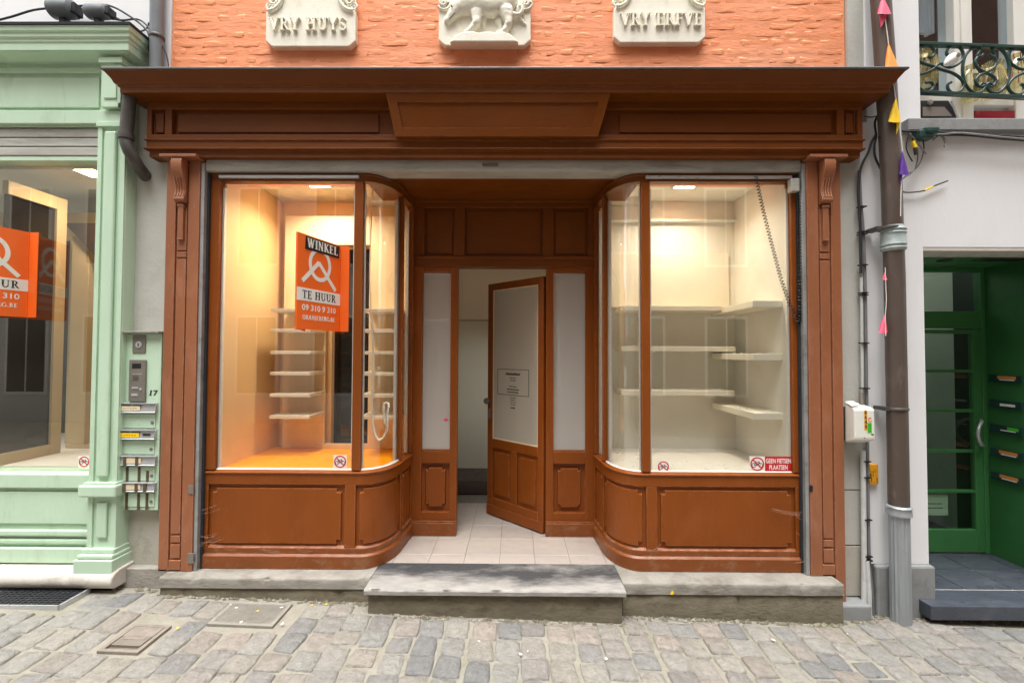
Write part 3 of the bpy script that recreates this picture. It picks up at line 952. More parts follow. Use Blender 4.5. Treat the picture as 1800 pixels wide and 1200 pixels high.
    m = mk(); m.sweep([(-.05, .662), (0.0, .662), (0.0, 2.655), (-.05, 2.655)], sub(S - .05, S)); m.build('post', M['brown'], bay, bevel=0.003)
    # white inner frame strips
    m = mk()
    for (a, b) in ((pe - .003, pe + .014), (1.012, 1.027), (1.089, 1.098), (sC - .045, sC - .010), (sC + .022, sC + .040), (S - .070, S - .052)):
        m.sweep([(-.055, .668), (-.032, .668), (-.032, 2.62), (-.055, 2.62)], sub(a, b))
    m.build('inner_frame', M['white_paint'], bay)
    m = mk()
    for (a, b) in ((pe + .001, 1.027), (1.089, sC - .010)):
        m.sweep([(-.05, .6615), (-.018, .6615), (-.023, .667), (-.05, .667)], sub(a, b))
    m.build('glazing_bead', M['white_paint'], bay, smooth=30)
    # head
    m = mk(); m.sweep([(-.06, 2.656), (0.0, 2.656), (0.0, 2.695), (.006, 2.70), (.006, 2.72), (-.06, 2.72)], path); m.build('head_rail', M['brown_top'], bay, smooth=30, bevel=0.002)
    m = mk(); m.sweep([(.001, 2.672), (.02, 2.672), (.02, 2.692), (.001, 2.692)], sub(pe, 1.06)); m.build('head_strip', M['alu'], bay, bevel=0.002)
    # panes
    for (a, b) in ((pe - .002, 1.030), (1.086, sC - .006), (sC + .018, S - .048)):
        m = mk(); m.sweep([(-.032, .664), (-.026, .664), (-.026, 2.657), (-.032, 2.657)], sub(a, b)); m.build('pane', M['glass'], bay, smooth=40)
    return bay
bayL = make_bay('l')
bayR = make_bay('r')

# --- pilasters
def make_pilaster(side):
    fm = mir if side == 'r' else None
    x0, x1 = -2.385, -2.157
    low = -0.105 if side == 'r' else 0.001
    def mk(): return MB(fm)
    m = mk()
    m.box(x0, x1, -.046, .05, 0.002, 2.792)
    if side == 'r': m.box(x0, x0 + 0.088, -.0445, .05, -.165, 0.0021)
    pil = m.build('pilaster', M['brown_side'], shop, bevel=0.002, label='%s pilaster of the shopfront' % ('left' if side == 'l' else 'right'))
    m = mk()
    m.box(x0 + .0005, x0 + .066, -.060, -.0465, 0.001 if side == 'l' else -.164, 2.773)
    m.build('edge_board', M['brown_side'], pil, bevel=0.003)
    m = mk()
    m.box(x0 + .152, x1 - .0005, -.060, -.0465, 0.001, 2.773)
    m.build('edge_board', M['brown_side'], pil, bevel=0.003)
    xa, xb = x0 + .071, x0 + .147
    # centre board in sections, with the incised dashes left as gaps
    zs = [(.0885, .178), (.192, .236), (.250, 2.10), (2.112, 2.148), (2.160, 2.45)]
    for (a, b) in zs:
        m = mk(); m.box(xa + .006, xb - .006, -.056, -.0465, a, b); m.build('centre_board', M['brown_side'], pil, bevel=0.002)
    m = mk(); m.box(xa - .002, xb + .002, -.060, -.0465, 0.01, .075); m.build('foot_block', M['brown_side'], pil, bevel=0.003)
    # pendant strip
    m = mk(); m.box(xa + .020, xb - .020, -.074, -.0565, 2.24, 2.475); m.box(xa + .015, xb - .015, -.080, -.0565, 2.455, 2.468)
    m.box(xa + .018, xb - .018, -.078, -.0565, 2.228, 2.2395)
    m.build('pendant', M['brown_side'], pil, bevel=0.004)
    # console: S profile
    pr = [(-.0565, 2.773), (-.118, 2.773), (-.128, 2.745), (-.126, 2.705), (-.112, 2.665), (-.092, 2.625), (-.080, 2.580), (-.082, 2.545), (-.092, 2.520), (-.097, 2.500), (-.088, 2.486), (-.0565, 2.478)]
    m = mk(); m.prism([(xa + .002, y, z) for y, z in pr], (xb - xa - .004, 0, 0)); c = m.build('console', M['brown_side'], pil, bevel=0.003, smooth=45)
    m = mk()
    for k in range(4):
        xx = xa + .012 + k * .0175
        m.tube([(xx, y - .002, z) for y, z in [(-.103, 2.645), (-.091, 2.622), (-.080, 2.580), (-.083, 2.545), (-.093, 2.519)]], .0042, 6)
    m.build('console_fluting', M['brown_side'], c, smooth=50)
    m = mk(); m.box(x0 - .004, x1 + .016, -.128, .0, 2.774, 2.794); m.build('cap', M['brown_side'], pil, bevel=0.003)
    return pil
make_pilaster('l'); make_pilaster('r')
# latches on the pilaster edges
for (px0, px1, py0, py1) in ((331, 340, 853, 868), (329, 340, 972, 990)):
    m = MB(); m.pbox(px0, px1, py0, py1, -.066, -.058); m.build('latch_plate', M['gun_metal'], shop, bevel=0.002)
m = MB(); m.pbox(1424, 1429, 853, 864, -.066, -.058); m.build('latch_plate', M['black'], shop, bevel=0.002)

# --- shutter guide rails and housing
for fm in (None, mir):
    m = MB(fm); m.box(-2.156, -2.132, -.050, .0, .002, 2.765); g = m.build('guide_rail', M['rail_metal'], shop, bevel=0.002)
    m = MB(fm); m.box(-2.131, -2.146 + .028, -.020, .002, .002, 2.70); m.build('guide_slot', M['slot'], g)
m = MB()
m.box(-2.13, 1.94, -.040, .10, 2.712, 2.790); m.box(-2.13, 1.94, -.034, .0, 2.7905, 2.805)
sh = m.build('shutter_housing', M['steel'], shop, bevel=0.004)
m = MB(); m.box(-2.13, 1.94, -.043, -.0405, 2.719, 2.776); m.build('end_slat', M['steel'], sh, bevel=0.001)
m = MB(); m.box(-.23, -.12, -.047, -.0435, 2.742, 2.766); m.build('pull_plate', M['gun_metal'], sh, bevel=0.001)
m = MB(); m.box(-2.13, 1.94, -.028, .12, 2.8055, 2.83); m.build('gap_filler', M['slot'], sh)

# --- entablature
ez = lambda p: Vector((p.x, p.y, p.z + .017 + (p.z - 2.77) * .030))
U = [(-2.494, .06), (-2.494, -.105), (2.317, -.105), (2.317, .06)]
m = MB(ez)
m.sweep([(-.03, 2.768), (-.012, 2.768), (-.012, 2.806), (.010, 2.812), (.012, 2.820), (0, 2.826), (0, 2.868), (.010, 2.872), (.010, 2.880), (-.03, 2.880)], U)
m.build('architrave', M['brown_top'], shop, bevel=0.002, smooth=30)
m = MB(ez); m.box(-2.462, 2.285, -.075, .06, 2.770, 3.20); fr = m.build('frieze', M['brown_top'], shop)
# frieze framing around recessed fields
def fbox(a, b, z0, z1, y=-.105): 
    mm = MB(ez); mm.box(a, b, y, -.0755, z0, z1); mm.build('frieze_rail', M['brown_top'], fr, bevel=0.003)
fbox(-2.494, 2.317, 2.8805, 2.912); fbox(-2.494, 2.317, 3.080, 3.128)
for a, b in ((-2.494, -2.462), (-2.372, -2.325), (2.148, 2.195), (2.285, 2.317)): fbox(a, b, 2.9125, 3.0795)
for a, b in ((-2.445, -2.389), (2.212, 2.268)):
    mm = MB(ez); mm.box(a, b, -.092, -.0755, 2.93, 3.062); mm.build('frieze_panel', M['brown_top'], fr, bevel=0.006)
for a, b in ((-2.300, -.93), (.70, 2.125)):
    mm = MB(ez); mm.box(a, b, -.086, -.0755, 2.935, 3.06); mm.build('frieze_panel', M['brown_top'], fr, bevel=0.008)
# trapezoid name board, leaning forward
def lerp(a, b, k): return tuple(x + (y - x) * k for x, y in zip(a, b))
TL, TR, BL, BR = (-.850, -.188, 3.131), (.660 - .045, -.188, 3.131), (-.800, -.140, 2.880), (.542, -.140, 2.880)
m = MB(ez)
m.hexa([BL, BR, TR, TL], [(BL[0], -.074, BL[2]), (BR[0], -.074, BR[2]), (TR[0], -.074, TR[2]), (TL[0], -.074, TL[2])])
nb = m.build('name_board', M['brown_top'], fr, bevel=0.003)
def bil(u, v, out=0.0):
    a = lerp(lerp(BL, BR, u), lerp(TL, TR, u), v)
    return (a[0], a[1] - out, a[2] + out * 0.19)
def strip(u0, v0, u1, v1, w0, w1, o):
    m.hexa([bil(u0, v0, o), bil(u1, v1, o), bil(w1[0], w1[1], o), bil(w0[0], w0[1], o)], [bil(u0, v0, .0005), bil(u1, v1, .0005), bil(w1[0], w1[1], .0005), bil(w0[0], w0[1], .0005)])
m = MB(ez)
iu, iv0, iv1 = .042, .20, .80
o = .010
strip(0, 0, 1, 0, (iu, iv0), (1 - iu, iv0), o); strip(iu, iv1, 1 - iu, iv1, (0, 1), (1, 1), o)
strip(0, 0, iu, iv0, (0, 1), (iu, iv1), o); strip(1 - iu, iv0, 1, 0, (1 - iu, iv1), (1, 1), o)
m.build('name_board_frame', M['brown_top'], nb)
# cornice
m = MB(ez)
m.sweep([(-.03, 3.1285), (.010, 3.1285), (.030, 3.134), (.098, 3.134), (.100, 3.137), (.100, 3.165), (.108, 3.168), (.110, 3.178), (.122, 3.182), (.132, 3.205), (.150, 3.228), (.160, 3.243), (-.03, 3.243)], U)
cor = m.build('cornice', M['brown_top'], shop, smooth=25, bevel=0.0015)
m = MB(ez)
m.sweep([(-.03, 3.2435), (.168, 3.2435), (.170, 3.252), (.166, 3.258), (-.03, 3.275)], U)
m.build('lead_flashing', M['lead'], cor, smooth=40)

# --- door recess: ceiling and door wall
m = MB(); m.box(-1.10, .905, -.0, .60, 2.705 + .016, 2.76); m.build('recess_ceiling', M['brown_top'], shop)
W = .60
dw = MB(); dw.box(-.875, .685, W, W + .07, 2.17, 2.74)
dwall = dw.build('door_surround', M['brown_top'], shop)
def dbox(name, a, b, z0, z1, y=W - .02, y1=W + .05, bev=.004, mat='brown', par=None):
    mm = MB(); mm.box(a, b, y, y1, z0, z1); return mm.build(name, M[mat], par or dwall, bevel=bev)
# transom framing: rails + stiles over the recessed backing, darker brown standing in for shade
dbox('rail', -.875, .685, 2.66, 2.735, W - .025, W - .0005, mat='brown_top'); dbox('rail', -.875, .685, 2.169, 2.26, W - .025, W - .0005, mat='brown_top')
for a, b in ((-.875, -.745), (-.50, -.415), (.225, .31), (.595, .685)):
    dbox('stile', a, b, 2.2605, 2.6595, W - .025, W - .0005, mat='brown_top')
m = MB(); m.box(-.86, .68, W - .034, W - .0255, 2.235, 2.2585); m.build('transom_moulding', M['brown_top'], dwall, bevel=.003)
m = MB(); m.box(-.86, .68, W - .045, W - .0255, 2.70, 2.728); m.build('crown_moulding', M['brown_top'], dwall, bevel=.004)
for a, b in ((-.725, -.52), (-.395, .205), (.33, .575)):
    mm = MB(); mm.box(a, b, W - .010, W - .0005, 2.285, 2.635); mm.build('transom_panel', M['brown_top'], dwall, bevel=.006)
# posts of the doorway
for a, b in ((-.875, -.758), (-.528, -.470), (.252, .312), (.572, .685)):
    dbox('post', a, b, .002, 2.1685)
for a, b in ((-.7575, -.5285), (.3125, .5715)):
    dbox('sill_rail', a, b, .575, .672); dbox('bottom_rail', a, b, .002, .185)
    dbox('head_rail', a, b, 2.125, 2.1685)
    mm = MB(); mm.box(a, b, W + .012, W + .04, .186, .574); mm.build('panel_back', M['brown'], dwall)
    gp, nt_, bo = .030, .022, .010
    us = [a + gp, a + gp + bo, a + gp + nt_, a + gp + nt_ + bo, b - gp - nt_ - bo, b - gp - nt_, b - gp - bo, b - gp]
    z0, z1 = .186, .574
    vv = [z0 + gp, z0 + gp + bo, z0 + gp + nt_, z0 + gp + nt_ + bo, z1 - gp - nt_ - bo, z1 - gp - nt_, z1 - gp - bo, z1 - gp]
    def hh(u, v, a=a, b=b):
        e = 1e-5
        i1 = us[1] - e <= u <= us[-2] + e and vv[1] - e <= v <= vv[-2] + e
        c1 = (u < us[3] - e or u > us[-4] + e) and (v < vv[3] - e or v > vv[-4] + e)
        return .018 if i1 and not c1 else 0
    mm = MB(); mm.heightfield(us, vv, hh, lambda u, v, h: (u, W + .0115 - h, v)); mm.build('panel', M['brown'], dwall)
    mm = MB(); mm.box(a, b, W + .010, W + .016, .673, 2.1245); mm.build('sidelight', M['frosted'], dwall)
    mm = MB(); mm.box(a - .001, b + .001, W - .012, W + .004, .6725, .684); mm.build('glazing_bead', M['brown'], dwall, bevel=.002)
for a, b in ((-.875, -.468), (.250, .685)):
    mm = MB(); mm.box(a, b, W - .045, W - .0205, .001, .105); mm.box(a, b, W - .036, W - .0205, .1052, .118); mm.build('base_moulding', M['brown_base'], dwall, bevel=.004)

# --- open door (hinged on the right post, swung 45 degrees into the hall)
hx, hy = .246, W + .02
fx, fy = P3(860, 690, 1.09).x, 1.09
dl = math.hypot(fx - hx, fy - hy)
dmap = frame((hx, hy, .012), (hx - fx, hy - fy, 0), (0, 0, 1))     # u runs from free edge towards hinge, negative = free side
dmap2 = lambda p: dmap(Vector((p.x - dl, p.y, p.z)))
DH = 2.09
m = MB(dmap2); m.box(0, .062, 0, DH, -.02, .02); m.box(dl - .062, dl, 0, DH, -.02, .02); m.box(.0625, dl - .0625, DH - .062, DH, -.02, .02); m.box(.0625, dl - .0625, .60, .68, -.02, .02); m.box(.0625, dl - .0625, 0, .15, -.02, .02); m.box(dl / 2 - .035, dl / 2 + .035, .1505, .5995, -.02, .02)
def mbox(mm, u0, u1, v0, v1, h0, h1): mm.box(u0, u1, v0, v1, h0, h1)
door = MB(dmap2)
for (u0, u1, v0, v1) in ((0, .062, 0, DH), (dl - .062, dl, 0, DH), (.0625, dl - .0625, DH - .062, DH), (.0625, dl - .0625, .60, .68), (.0625, dl - .0625, 0, .15), (dl / 2 - .035, dl / 2 + .035, .1505, .5995)):
    door.box(u0, u1, v0, v1, -.02, .02)
door = door.build('door', M['brown'], shop, bevel=.004, label='open half glazed entrance door')
m = MB(dmap2); m.box(.0625, dl - .0625, .681, DH - .0625, -.003, .003); m.build('pane', M['door_glass'], door)
m = MB(dmap2)
for (u0, u1, v0, v1) in ((.063, .071, .681, DH - .063), (dl - .071, dl - .063, .681, DH - .063), (.0715, dl - .0715, .681, .689), (.0715, dl - .0715, DH - .071, DH - .063)): m.box(u0, u1, v0, v1, .004, .014)
m.build('glazing_bead', M['cream_board'], door)
for (a, b) in ((.0625, dl / 2 - .0355), (dl / 2 + .0355, dl - .0625)):
    m = MB(dmap2); m.box(a, b, .1505, .5995, -.010, .004); m.box(a + .028, b - .028, .185, .565, .0045, .016); m.build('panel', M['brown'], door, bevel=.006)
m = MB(dmap2); m.box(0, dl, .0, .085, .0205, .030); m.build('kick_rail', M['brown'], door, bevel=.003)
m = MB(dmap2); m.lathe([(.010, .0205), (.010, .045), (.026, .050), (.030, .062), (.024, .076), (.006, .080)], (.030, 1.02, 0), 'z', 14)
m.build('knob', M['gun_metal'], door, smooth=50)
m = MB(dmap2); m.box(.018, .042, .86, .95, .0205, .026); m.build('lock_plate', M['gun_metal'], door, bevel=.002)
# printed notice on the door pane (illegible lines of small print inside a thin box)
nu0, nu1, nv0, nv1 = dl * .17, dl * .74, 1.085, 1.315
m = MB(dmap2)
for (u0, u1, v0, v1) in ((nu0, nu1, nv0, nv0 + .005), (nu0, nu1, nv1 - .005, nv1), (nu0, nu0 + .005, nv0 + .0051, nv1 - .0051), (nu1 - .005, nu1, nv0 + .0051, nv1 - .0051)): m.box(u0, u1, v0, v1, .0032, .0042)
rnd = random.Random(5)
cu = (nu0 + nu1) / 2
for (v, wd, hgt) in ((1.262, .17, .020), (1.232, .07, .008), (1.212, .07, .008), (1.160, .09, .008), (1.132, .14, .011), (1.108, .13, .011), (1.062, .07, .007), (1.042, .06, .007), (1.022, .06, .007), (1.002, .05, .007)):
    u = cu - wd / 2
    while u < cu + wd / 2:
        w = rnd.uniform(.004, .010)
        m.box(u, u + w, v, v + hgt * rnd.uniform(.6, 1), .0032, .0042)
        u += w + rnd.uniform(.0015, .003)
m.prism([(cu - .03, .972, .0032), (cu + .012, .972, .0032), (cu + .012, .964, .0032), (cu + .03, .976, .0032), (cu + .012, .988, .0032), (cu + .012, .980, .0032), (cu - .03, .980, .0032)], (0, 0, .001))
m.build('notice_print', M['ink'], door)
# sticker of pink lips on the left sidelight
c = P3(784, 737, W + .009)
m = MB(frame((c.x, W + .009, c.z), (1, 0, 0), (0, 0, 1)))
lip = [(-.022, 0), (-.012, .010), (-.004, .012), (0, .009), (.004, .012), (.012, .010), (.022, 0), (.010, -.012), (0, -.014), (-.010, -.012)]
m.prism([(x, y, 0) for x, y in lip], (0, 0, .001))
o = m.build('lips_sticker', M['flag_pink']); tag(o, 'small pink lips sticker on the left sidelight of the door', 'sticker')
m = MB(frame((c.x, W + .0078, c.z), (1, 0, 0), (0, 0, 1))); m.box(-.014, .014, -.0015, .0015, .0025, .0032); m.build('mouth_line', M['red'], o)

# --- entrance hall behind the door
hall = MB(); hall.box(-1.3, 1.1, 2.70, 2.78, 0, 2.75); structure(hall.build('hall_wall', M['hall_wall']))
hall = MB(); hall.box(-.90, -.86, W + .08, 2.70, 0, 2.75); structure(hall.build('hall_wall', M['hall_wall']))
hall = MB(); hall.box(.70, .74, W + .08, 2.70, 0, 2.75); structure(hall.build('hall_wall', M['hall_wall']))
hall = MB(); hall.box(-1.3, 1.1, W + .08, 1.85, 2.75, 2.80); structure(hall.build('hall_ceiling', M['hall_wall']))
hall = MB(); hall.box(-.858, .698, 2.09, 2.698, .0008, .004); structure(hall.build('hall_floor_shade', M['dark_wood']))  # dark sheet laid over the tiles, standing in for floor in shade
hall = MB(); hall.box(-1.3, 1.1, 2.20, 2.78, 2.75, 2.80); structure(hall.build('hall_ceiling', M['hall_wall']))  # unseen rooflight gap left before this slab, added to brighten the hall
m = MB(); m.box(-.855, .695, 2.694, 2.6995, 1.88, 1.888); structure(m.build('hall_wall_joint', M['gun_metal']))
a, b = P3(806, 866, 1.6), P3(842, 840, 1.6)
m = MB(); m.box(-.78, -.24, 1.62, 2.05, .001, .012); tag(m.build('doormat', M['coir'], bevel=.003), 'dark brown doormat lying on the hall floor behind the open door', 'doormat')

# ================================================================== DISPLAY INTERIORS
def inner_path(side):
    p = [(-2.075, 0.062), (-1.055, 0.062)] + arc_pts(-1.055, 0.32, 0.140, 0.258, -90, 0, 10)[1:] + [(-0.892, 0.60)]
    return p
def spot_light(name, x, y, z, watts, label, group='lit ceiling spots', lc=(1.0, 0.80, 0.56)):
    t = thing(name, (x, y, z), label, 'ceiling lamp', group)
    s = .078
    m = MB()
    for a, b, c, d in ((-s - .018, s + .018, -s - .018, -s), (-s - .018, s + .018, s, s + .018), (-s - .018, -s, -s, s), (s, s + .018, -s, s)):
        m.box(x + a, x + b, y + c, y + d, z - .012, z)
    m.build('frame', M['alu'], t)
    m = MB(); m.box(x - s, x + s, y - s, y + s, z - .008, z - .001); m.build('diffuser', M['lamp'], t)
    ld = bpy.data.lights.new('lamp_light', 'AREA')
    ld.energy = watts
    ld.size = .15
    ld.color = lc
    ld.spread = R(145)
    lo = bpy.data.objects.new('lamp_light', ld)
    COL.objects.link(lo)
    lo.location = (x, y, z - .02)
    return t

bl = thing('display_booth', (-1.5, .4, .66), 'display space behind the left curved window with a bright orange floor and mottled ceiling', 'display space')
m = MB(); m.prism([(x, y, .60) for x, y in inner_path('l')] + [(-.892, .80, .60), (-2.06, .80, .60)], (0, 0, .058)); m.build('floor', M['orange_floor'], bl)
m = MB(); m.box(-2.12, -2.05, .062, .86, .60, 2.785); m.build('side_wall', M['cream_bounce'], bl)
m = MB(); m.box(-2.12, -.80, .0, .90, 2.786, 2.80); m.build('ceiling', M['plaster'], bl)
m = MB(); m.box(-2.05, -.80, .84, .90, 2.384, 2.785); m.box(-2.05, -1.6, .84, .90, .6, 2.383); m.box(-1.24, -.80, .84, .90, .6, 2.383); m.build('back_wall', M['cream_bounce'], bl)
m = MB(); m.box(-1.66, -1.20, .905, .93, .6, 2.39); m.build('dark_opening', M['dark_gloss'], bl)
m = MB(); m.box(-.889, -.835, .603, .86, .60, 2.785); m.build('end_wall', M['cream_bounce'], bl)
t = thing('shelf_backboard', (-1.4, .73, .667), 'pale wooden back boards with a dark doorway gap in the left display', 'backboard')
for a, b, z0, z1 in ((-1.966, -1.608, .659, 2.63), (-1.607, -1.243, 2.383, 2.63), (-1.242, -.895, .659, 2.63), (-1.607, -1.243, .659, .700)):
    m = MB(); m.box(a, b, .72, .742, z0, z1); m.build('board', M['cream_board'], t, bevel=.002)
zz = [1.80, 1.64, 1.466, 1.30, 1.13, .96]
nm = ['uppermost', 'second from the top', 'third from the top', 'third from the bottom', 'second from the bottom', 'lowest']
for k, z in enumerate(zz):
    for a, b, wh in ((-1.925, -1.610, 'left of the dark doorway'), (-1.215, -.905, 'behind the curved pane')):
        m = MB(); m.box(a, b, .44, .719, z - .013, z + .013)
        o = m.build('wall_shelf', M['shelf_white'], bevel=.002)
        tag(o, '%s narrow pale shelf in the left display, %s' % (nm[k], wh), 'shelf', 'narrow shelves in the left display window')
spot_light('ceiling_spot', -1.545, .36, 2.7855, 9.5, 'lit square ceiling lamp in the left display above the for-rent board')

br = thing('display_booth', (1.4, .4, .66), 'display space behind the right curved window with a pale cream floor', 'display space')
m = MB(mir); m.prism([(x, y, .60) for x, y in inner_path('l')] + [(-.892, .84, .60), (-2.06, .84, .60)], (0, 0, .058)); m.build('floor', M['cream_floor'], br)
m = MB(); m.box(1.889, 1.96, .062, .90, .60, 2.785); m.build('side_wall', M['cream'], br)
m = MB(); m.box(.60, 1.94, .0, .95, 2.786, 2.80); m.build('ceiling', M['cream'], br)
m = MB(); m.box(.60, 1.94, .80, .88, .60, 2.785); m.build('back_wall', M['cream'], br)
m = MB(); m.box(.645, .699, .603, .80, .60, 2.785); m.build('end_wall', M['cream'], br)
m = MB(); m.box(.78, 1.83, .775, .799, 1.862, 2.33); m.build('wall_panel', M['shelf_white'], br, bevel=.003)
m = MB(); m.box(.70, 1.888, .74, .799, 2.60, 2.615); m.build('ceiling_trim', M['white_paint'], br, bevel=.002)
for k, (z, nmz) in enumerate(((1.838, 'upper'), (1.507, 'middle'), (1.150, 'lower'))):
    m = MB(); m.box(.862, 1.80 - .01 * k, .58, .7995, z - .020, z + .020)
    tag(m.build('wall_shelf', M['shelf_white'], bevel=.003), '%s thick cream shelf on the back wall of the right display' % nmz, 'shelf', 'thick shelves in the right display window')
for k, (z, nmz) in enumerate(((1.822, 'upper'), (1.447, 'middle'), (1.03, 'lower'))):
    m = MB(); m.box(1.680, 1.8885, .10, .7795, z - .024, z + .024)
    tag(m.build('wall_shelf', M['shelf_white'], bevel=.003), '%s thick cream shelf along the right side wall of the right display' % nmz, 'shelf', 'thick shelves in the right display window')
spot_light('ceiling_spot', 1.325, .37, 2.7855, 4.6, 'lit square ceiling lamp in the right display above the cream shelves', lc=(1.0, 0.88, 0.72))
# crumbs and scraps left behind on the shelves and floor
m = MB(); rnd = random.Random(9)
for (x0, x1, y0, y1, z, n) in ((1.70, 1.86, .15, .7, 1.055, 9), (1.70, 1.86, .15, .7, 1.472, 6), (.80, 1.7, .10, .45, .659, 14), (.95, 1.7, .60, .78, 1.1745, 7), (.75, 1.2, .55, .78, .659, 10)):
    for _ in range(n):
        x, y, s = rnd.uniform(x0, x1), rnd.uniform(y0, y1), rnd.uniform(.006, .016)
        a = rnd.uniform(0, 3)
        q = [(x + s * math.cos(a + k * 1.57) * (1 if k % 2 else 1.7), y + s * math.sin(a + k * 1.57) * (1 if k % 2 else 1.4), z) for k in range(4)]
        m.prism(q, (0, 0, rnd.uniform(.003, .008)))
o = stuff(m.build('paper_crumbs', M['white_print'])); tag(o, 'white paper crumbs scattered on the shelves and floor of the right display', 'crumbs')
# white cord hanging inside the left curved pane
pts = [P3(a, b, .16) for a, b in ((652, 545), (655, 585), (656, 630), (655, 680), (654, 725), (657, 755), (664, 772), (673, 770), (680, 755), (681, 725), (683, 712), (679, 708), (675, 714), (676, 738), (681, 750))]
def smooth_pts(p, n=5):
    out = []
    for i in range(len(p) - 1):
        p0, p1, p2, p3 = p[max(0, i - 1)], p[i], p[i + 1], p[min(len(p) - 1, i + 2)]
        for k in range(n):
            t = k / n
            out.append(.5 * ((2 * p1) + (p2 - p0) * t + (2 * p0 - 5 * p1 + 4 * p2 - p3) * t * t + (3 * p1 - p0 - 3 * p2 + p3) * t ** 3))
    return out + [p[-1]]
m = MB(); sp = smooth_pts(pts); m.tube(sp, [.0095 + .002 * math.sin(i * 2.1) for i in range(len(sp))], 8)
m.tube(smooth_pts([P3(652, 545, .16), P3(650, 470, .17), P3(655, 330, .2)]), .004, 6)
tag(m.build('rope_loop', M['bead'], smooth=60), 'looped white cord hanging inside the left curved pane', 'cord')

# ================================================================== FOR-RENT BOARDS
AP, FO = Vector((-1.336, -.36, 1.612)), Vector((-1.218, .019, 1.612))
BH = .596
def rent_board(dx, dz, label, banner=True):
    off = Vector((dx, 0, dz))
    a, f = AP + off, FO + off
    t = thing('rental_board', f, label, 'rental sign', 'folded orange for-rent boards')
    U = f - a
    w = U.length
    fm = frame(a, U, (0, 0, 1))
    m = MB(fm); m.box(0, w, 0, BH, -.004, 0); m.build('face_panel', M['sign_orange'], t)
    m = MB(); m.box(f.x + .001, f.x + .060, .0195, .0235, f.z, f.z + BH); m.build('fixing_flange', M['sign_orange'], t)
    a2 = Vector((a.x - .006, a.y, a.z)); f2 = Vector((a.x - .12, .019, a.z))
    U2 = a2 - f2
    fm2 = frame(f2, U2, (0, 0, 1))
    m = MB(fm2); m.box(0, U2.length - .002, 0, BH, 0, .004); m.build('face_panel', M['sign_orange'], t)
    m = MB(fm); m.box(0, w, .30 * BH, .435 * BH, .0004, .0012); m.build('white_band', M['white_print'], t)
    m = MB(fm)
    lx, ly, lr = .50 * w, .715 * BH, .098
    polys = ring(lx, ly, lr * .92, lr, 0, 360, .026, 34)
    polys += stroke(lx - .155, ly - .125, lx - .012, ly + .012, .027) + stroke(lx - .014, ly + .014, lx + .150, ly - .150, .027)
    for i, q in enumerate(polys): m.prism([Vector((x, y, .0004)) for x, y in q], (0, 0, .0008 + (i % 7) * .0001))
    m.build('logo', M['white_print'], t)
    if banner: bm_ = MB(fm); bm_.prism([(.155 * w, .845 * BH, .0022), (.955 * w, .845 * BH, .0022), (.965 * w, .985 * BH, .0022), (.165 * w, .985 * BH, .0022)], (0, 0, .001)); bn = bm_.build('black_banner', M['ink'], t)
    if banner: m = MB(fm); serif_text(m, 'WINKEL', .058, .56 * w, .872 * BH, .0034, .0008, width=.29, T=.2, t=.1); m.build('lettering', M['white_print'], bn)
    m = MB(fm); serif_text(m, 'TE HUUR', .050, .5 * w, .326 * BH, .0014, .0008, width=.31, T=.15, t=.07); m.build('lettering', M['ink'], t)
    m = MB(fm); sans_text(m, '09 310 9 310', .038, .5 * w, .20 * BH, .0004, .001, width=.31, bold=.012); m.build('lettering', M['white_print'], t)
    m = MB(fm); serif_text(m, 'ORANJEBERG.BE', .028, .5 * w, .105 * BH, .0004, .0008, width=.30, T=.17, t=.11); m.build('lettering', M['white_print'], t)
    return t
rent_board(0, 0, 'orange for-rent board reading WINKEL TE HUUR on the brown shop window')
rent_board(-2.185, .092, 'orange for-rent board cut by the frame on the mint green shop window', False)

# no-bicycle stickers -------------------------------------------------------
def no_bike(name, cx, cy, size, label, word=None):
    p = P3(cx, cy, .0255)
    fm = frame((p.x, .0255, p.z), (1, 0, 0), (0, 0, 1))
    t = thing(name, (p.x, .0255, p.z), label, 'sticker')
    s = size
    m = MB(fm); m.box(-s, s, -s, s, .0, .0006); m.build('backing', M['white_print'], t)
    m = MB(fm)
    bike = ring(-.42 * s, -.16 * s, .27 * s, .27 * s, 0, 360, .07 * s, 16) + ring(.42 * s, -.16 * s, .27 * s, .27 * s, 0, 360, .07 * s, 16)
    for q in ((-.42, -.16, -.2, .22), (-.2, .22, .28, .2), (-.2, .2, 0, -.18), (0, -.18, .28, .2), (.42, -.16, .24, .34), (.24, .34, .12, .36), (-.2, .2, -.24, .32), (-.34, .32, -.14, .32), (-.42, -.16, 0, -.18)):
        bike += stroke(*[v * s for v in q], .07 * s)
    for i, q in enumerate(bike): m.prism([Vector((x, y, .0007)) for x, y in q], (0, 0, .0003 + (i % 5) * .00006))
    m.build('bicycle_pictogram', M['ink'], t)
    m = MB(fm)
    pr = ring(0, 0, .82 * s, .82 * s, 0, 360, .17 * s, 30) + stroke(-.56 * s, .56 * s, .56 * s, -.56 * s, .16 * s)
    for i, q in enumerate(pr): m.prism([Vector((x, y, .0012)) for x, y in q], (0, 0, .0003 + (i % 5) * .00006))
    m.build('prohibition_ring', M['red'], t)
    if word:
        m = MB(fm); m.box(s * 1.02, s * 4.42, -s * .98, s * .98, .0, .0006); m.build('red_field', M['red'], t)
        m = MB(fm)
        sans_text(m, word[0], .62 * s, 2.78 * s, .10 * s, .0007, .0005, width=3.3 * s, bold=.02)
        sans_text(m, word[1], .62 * s, 2.78 * s, -.74 * s, .0007, .0005, width=2.4 * s, bold=.02)
        m.build('lettering', M['white_print'], t)
    return t
no_bike('bicycle_sticker', 598, 811, .046, 'square no-bicycles sticker over the orange floor of the left display window')
no_bike('bicycle_sticker', 1166, 820, .042, 'small round no-bicycles sticker at the left end of the right display window')
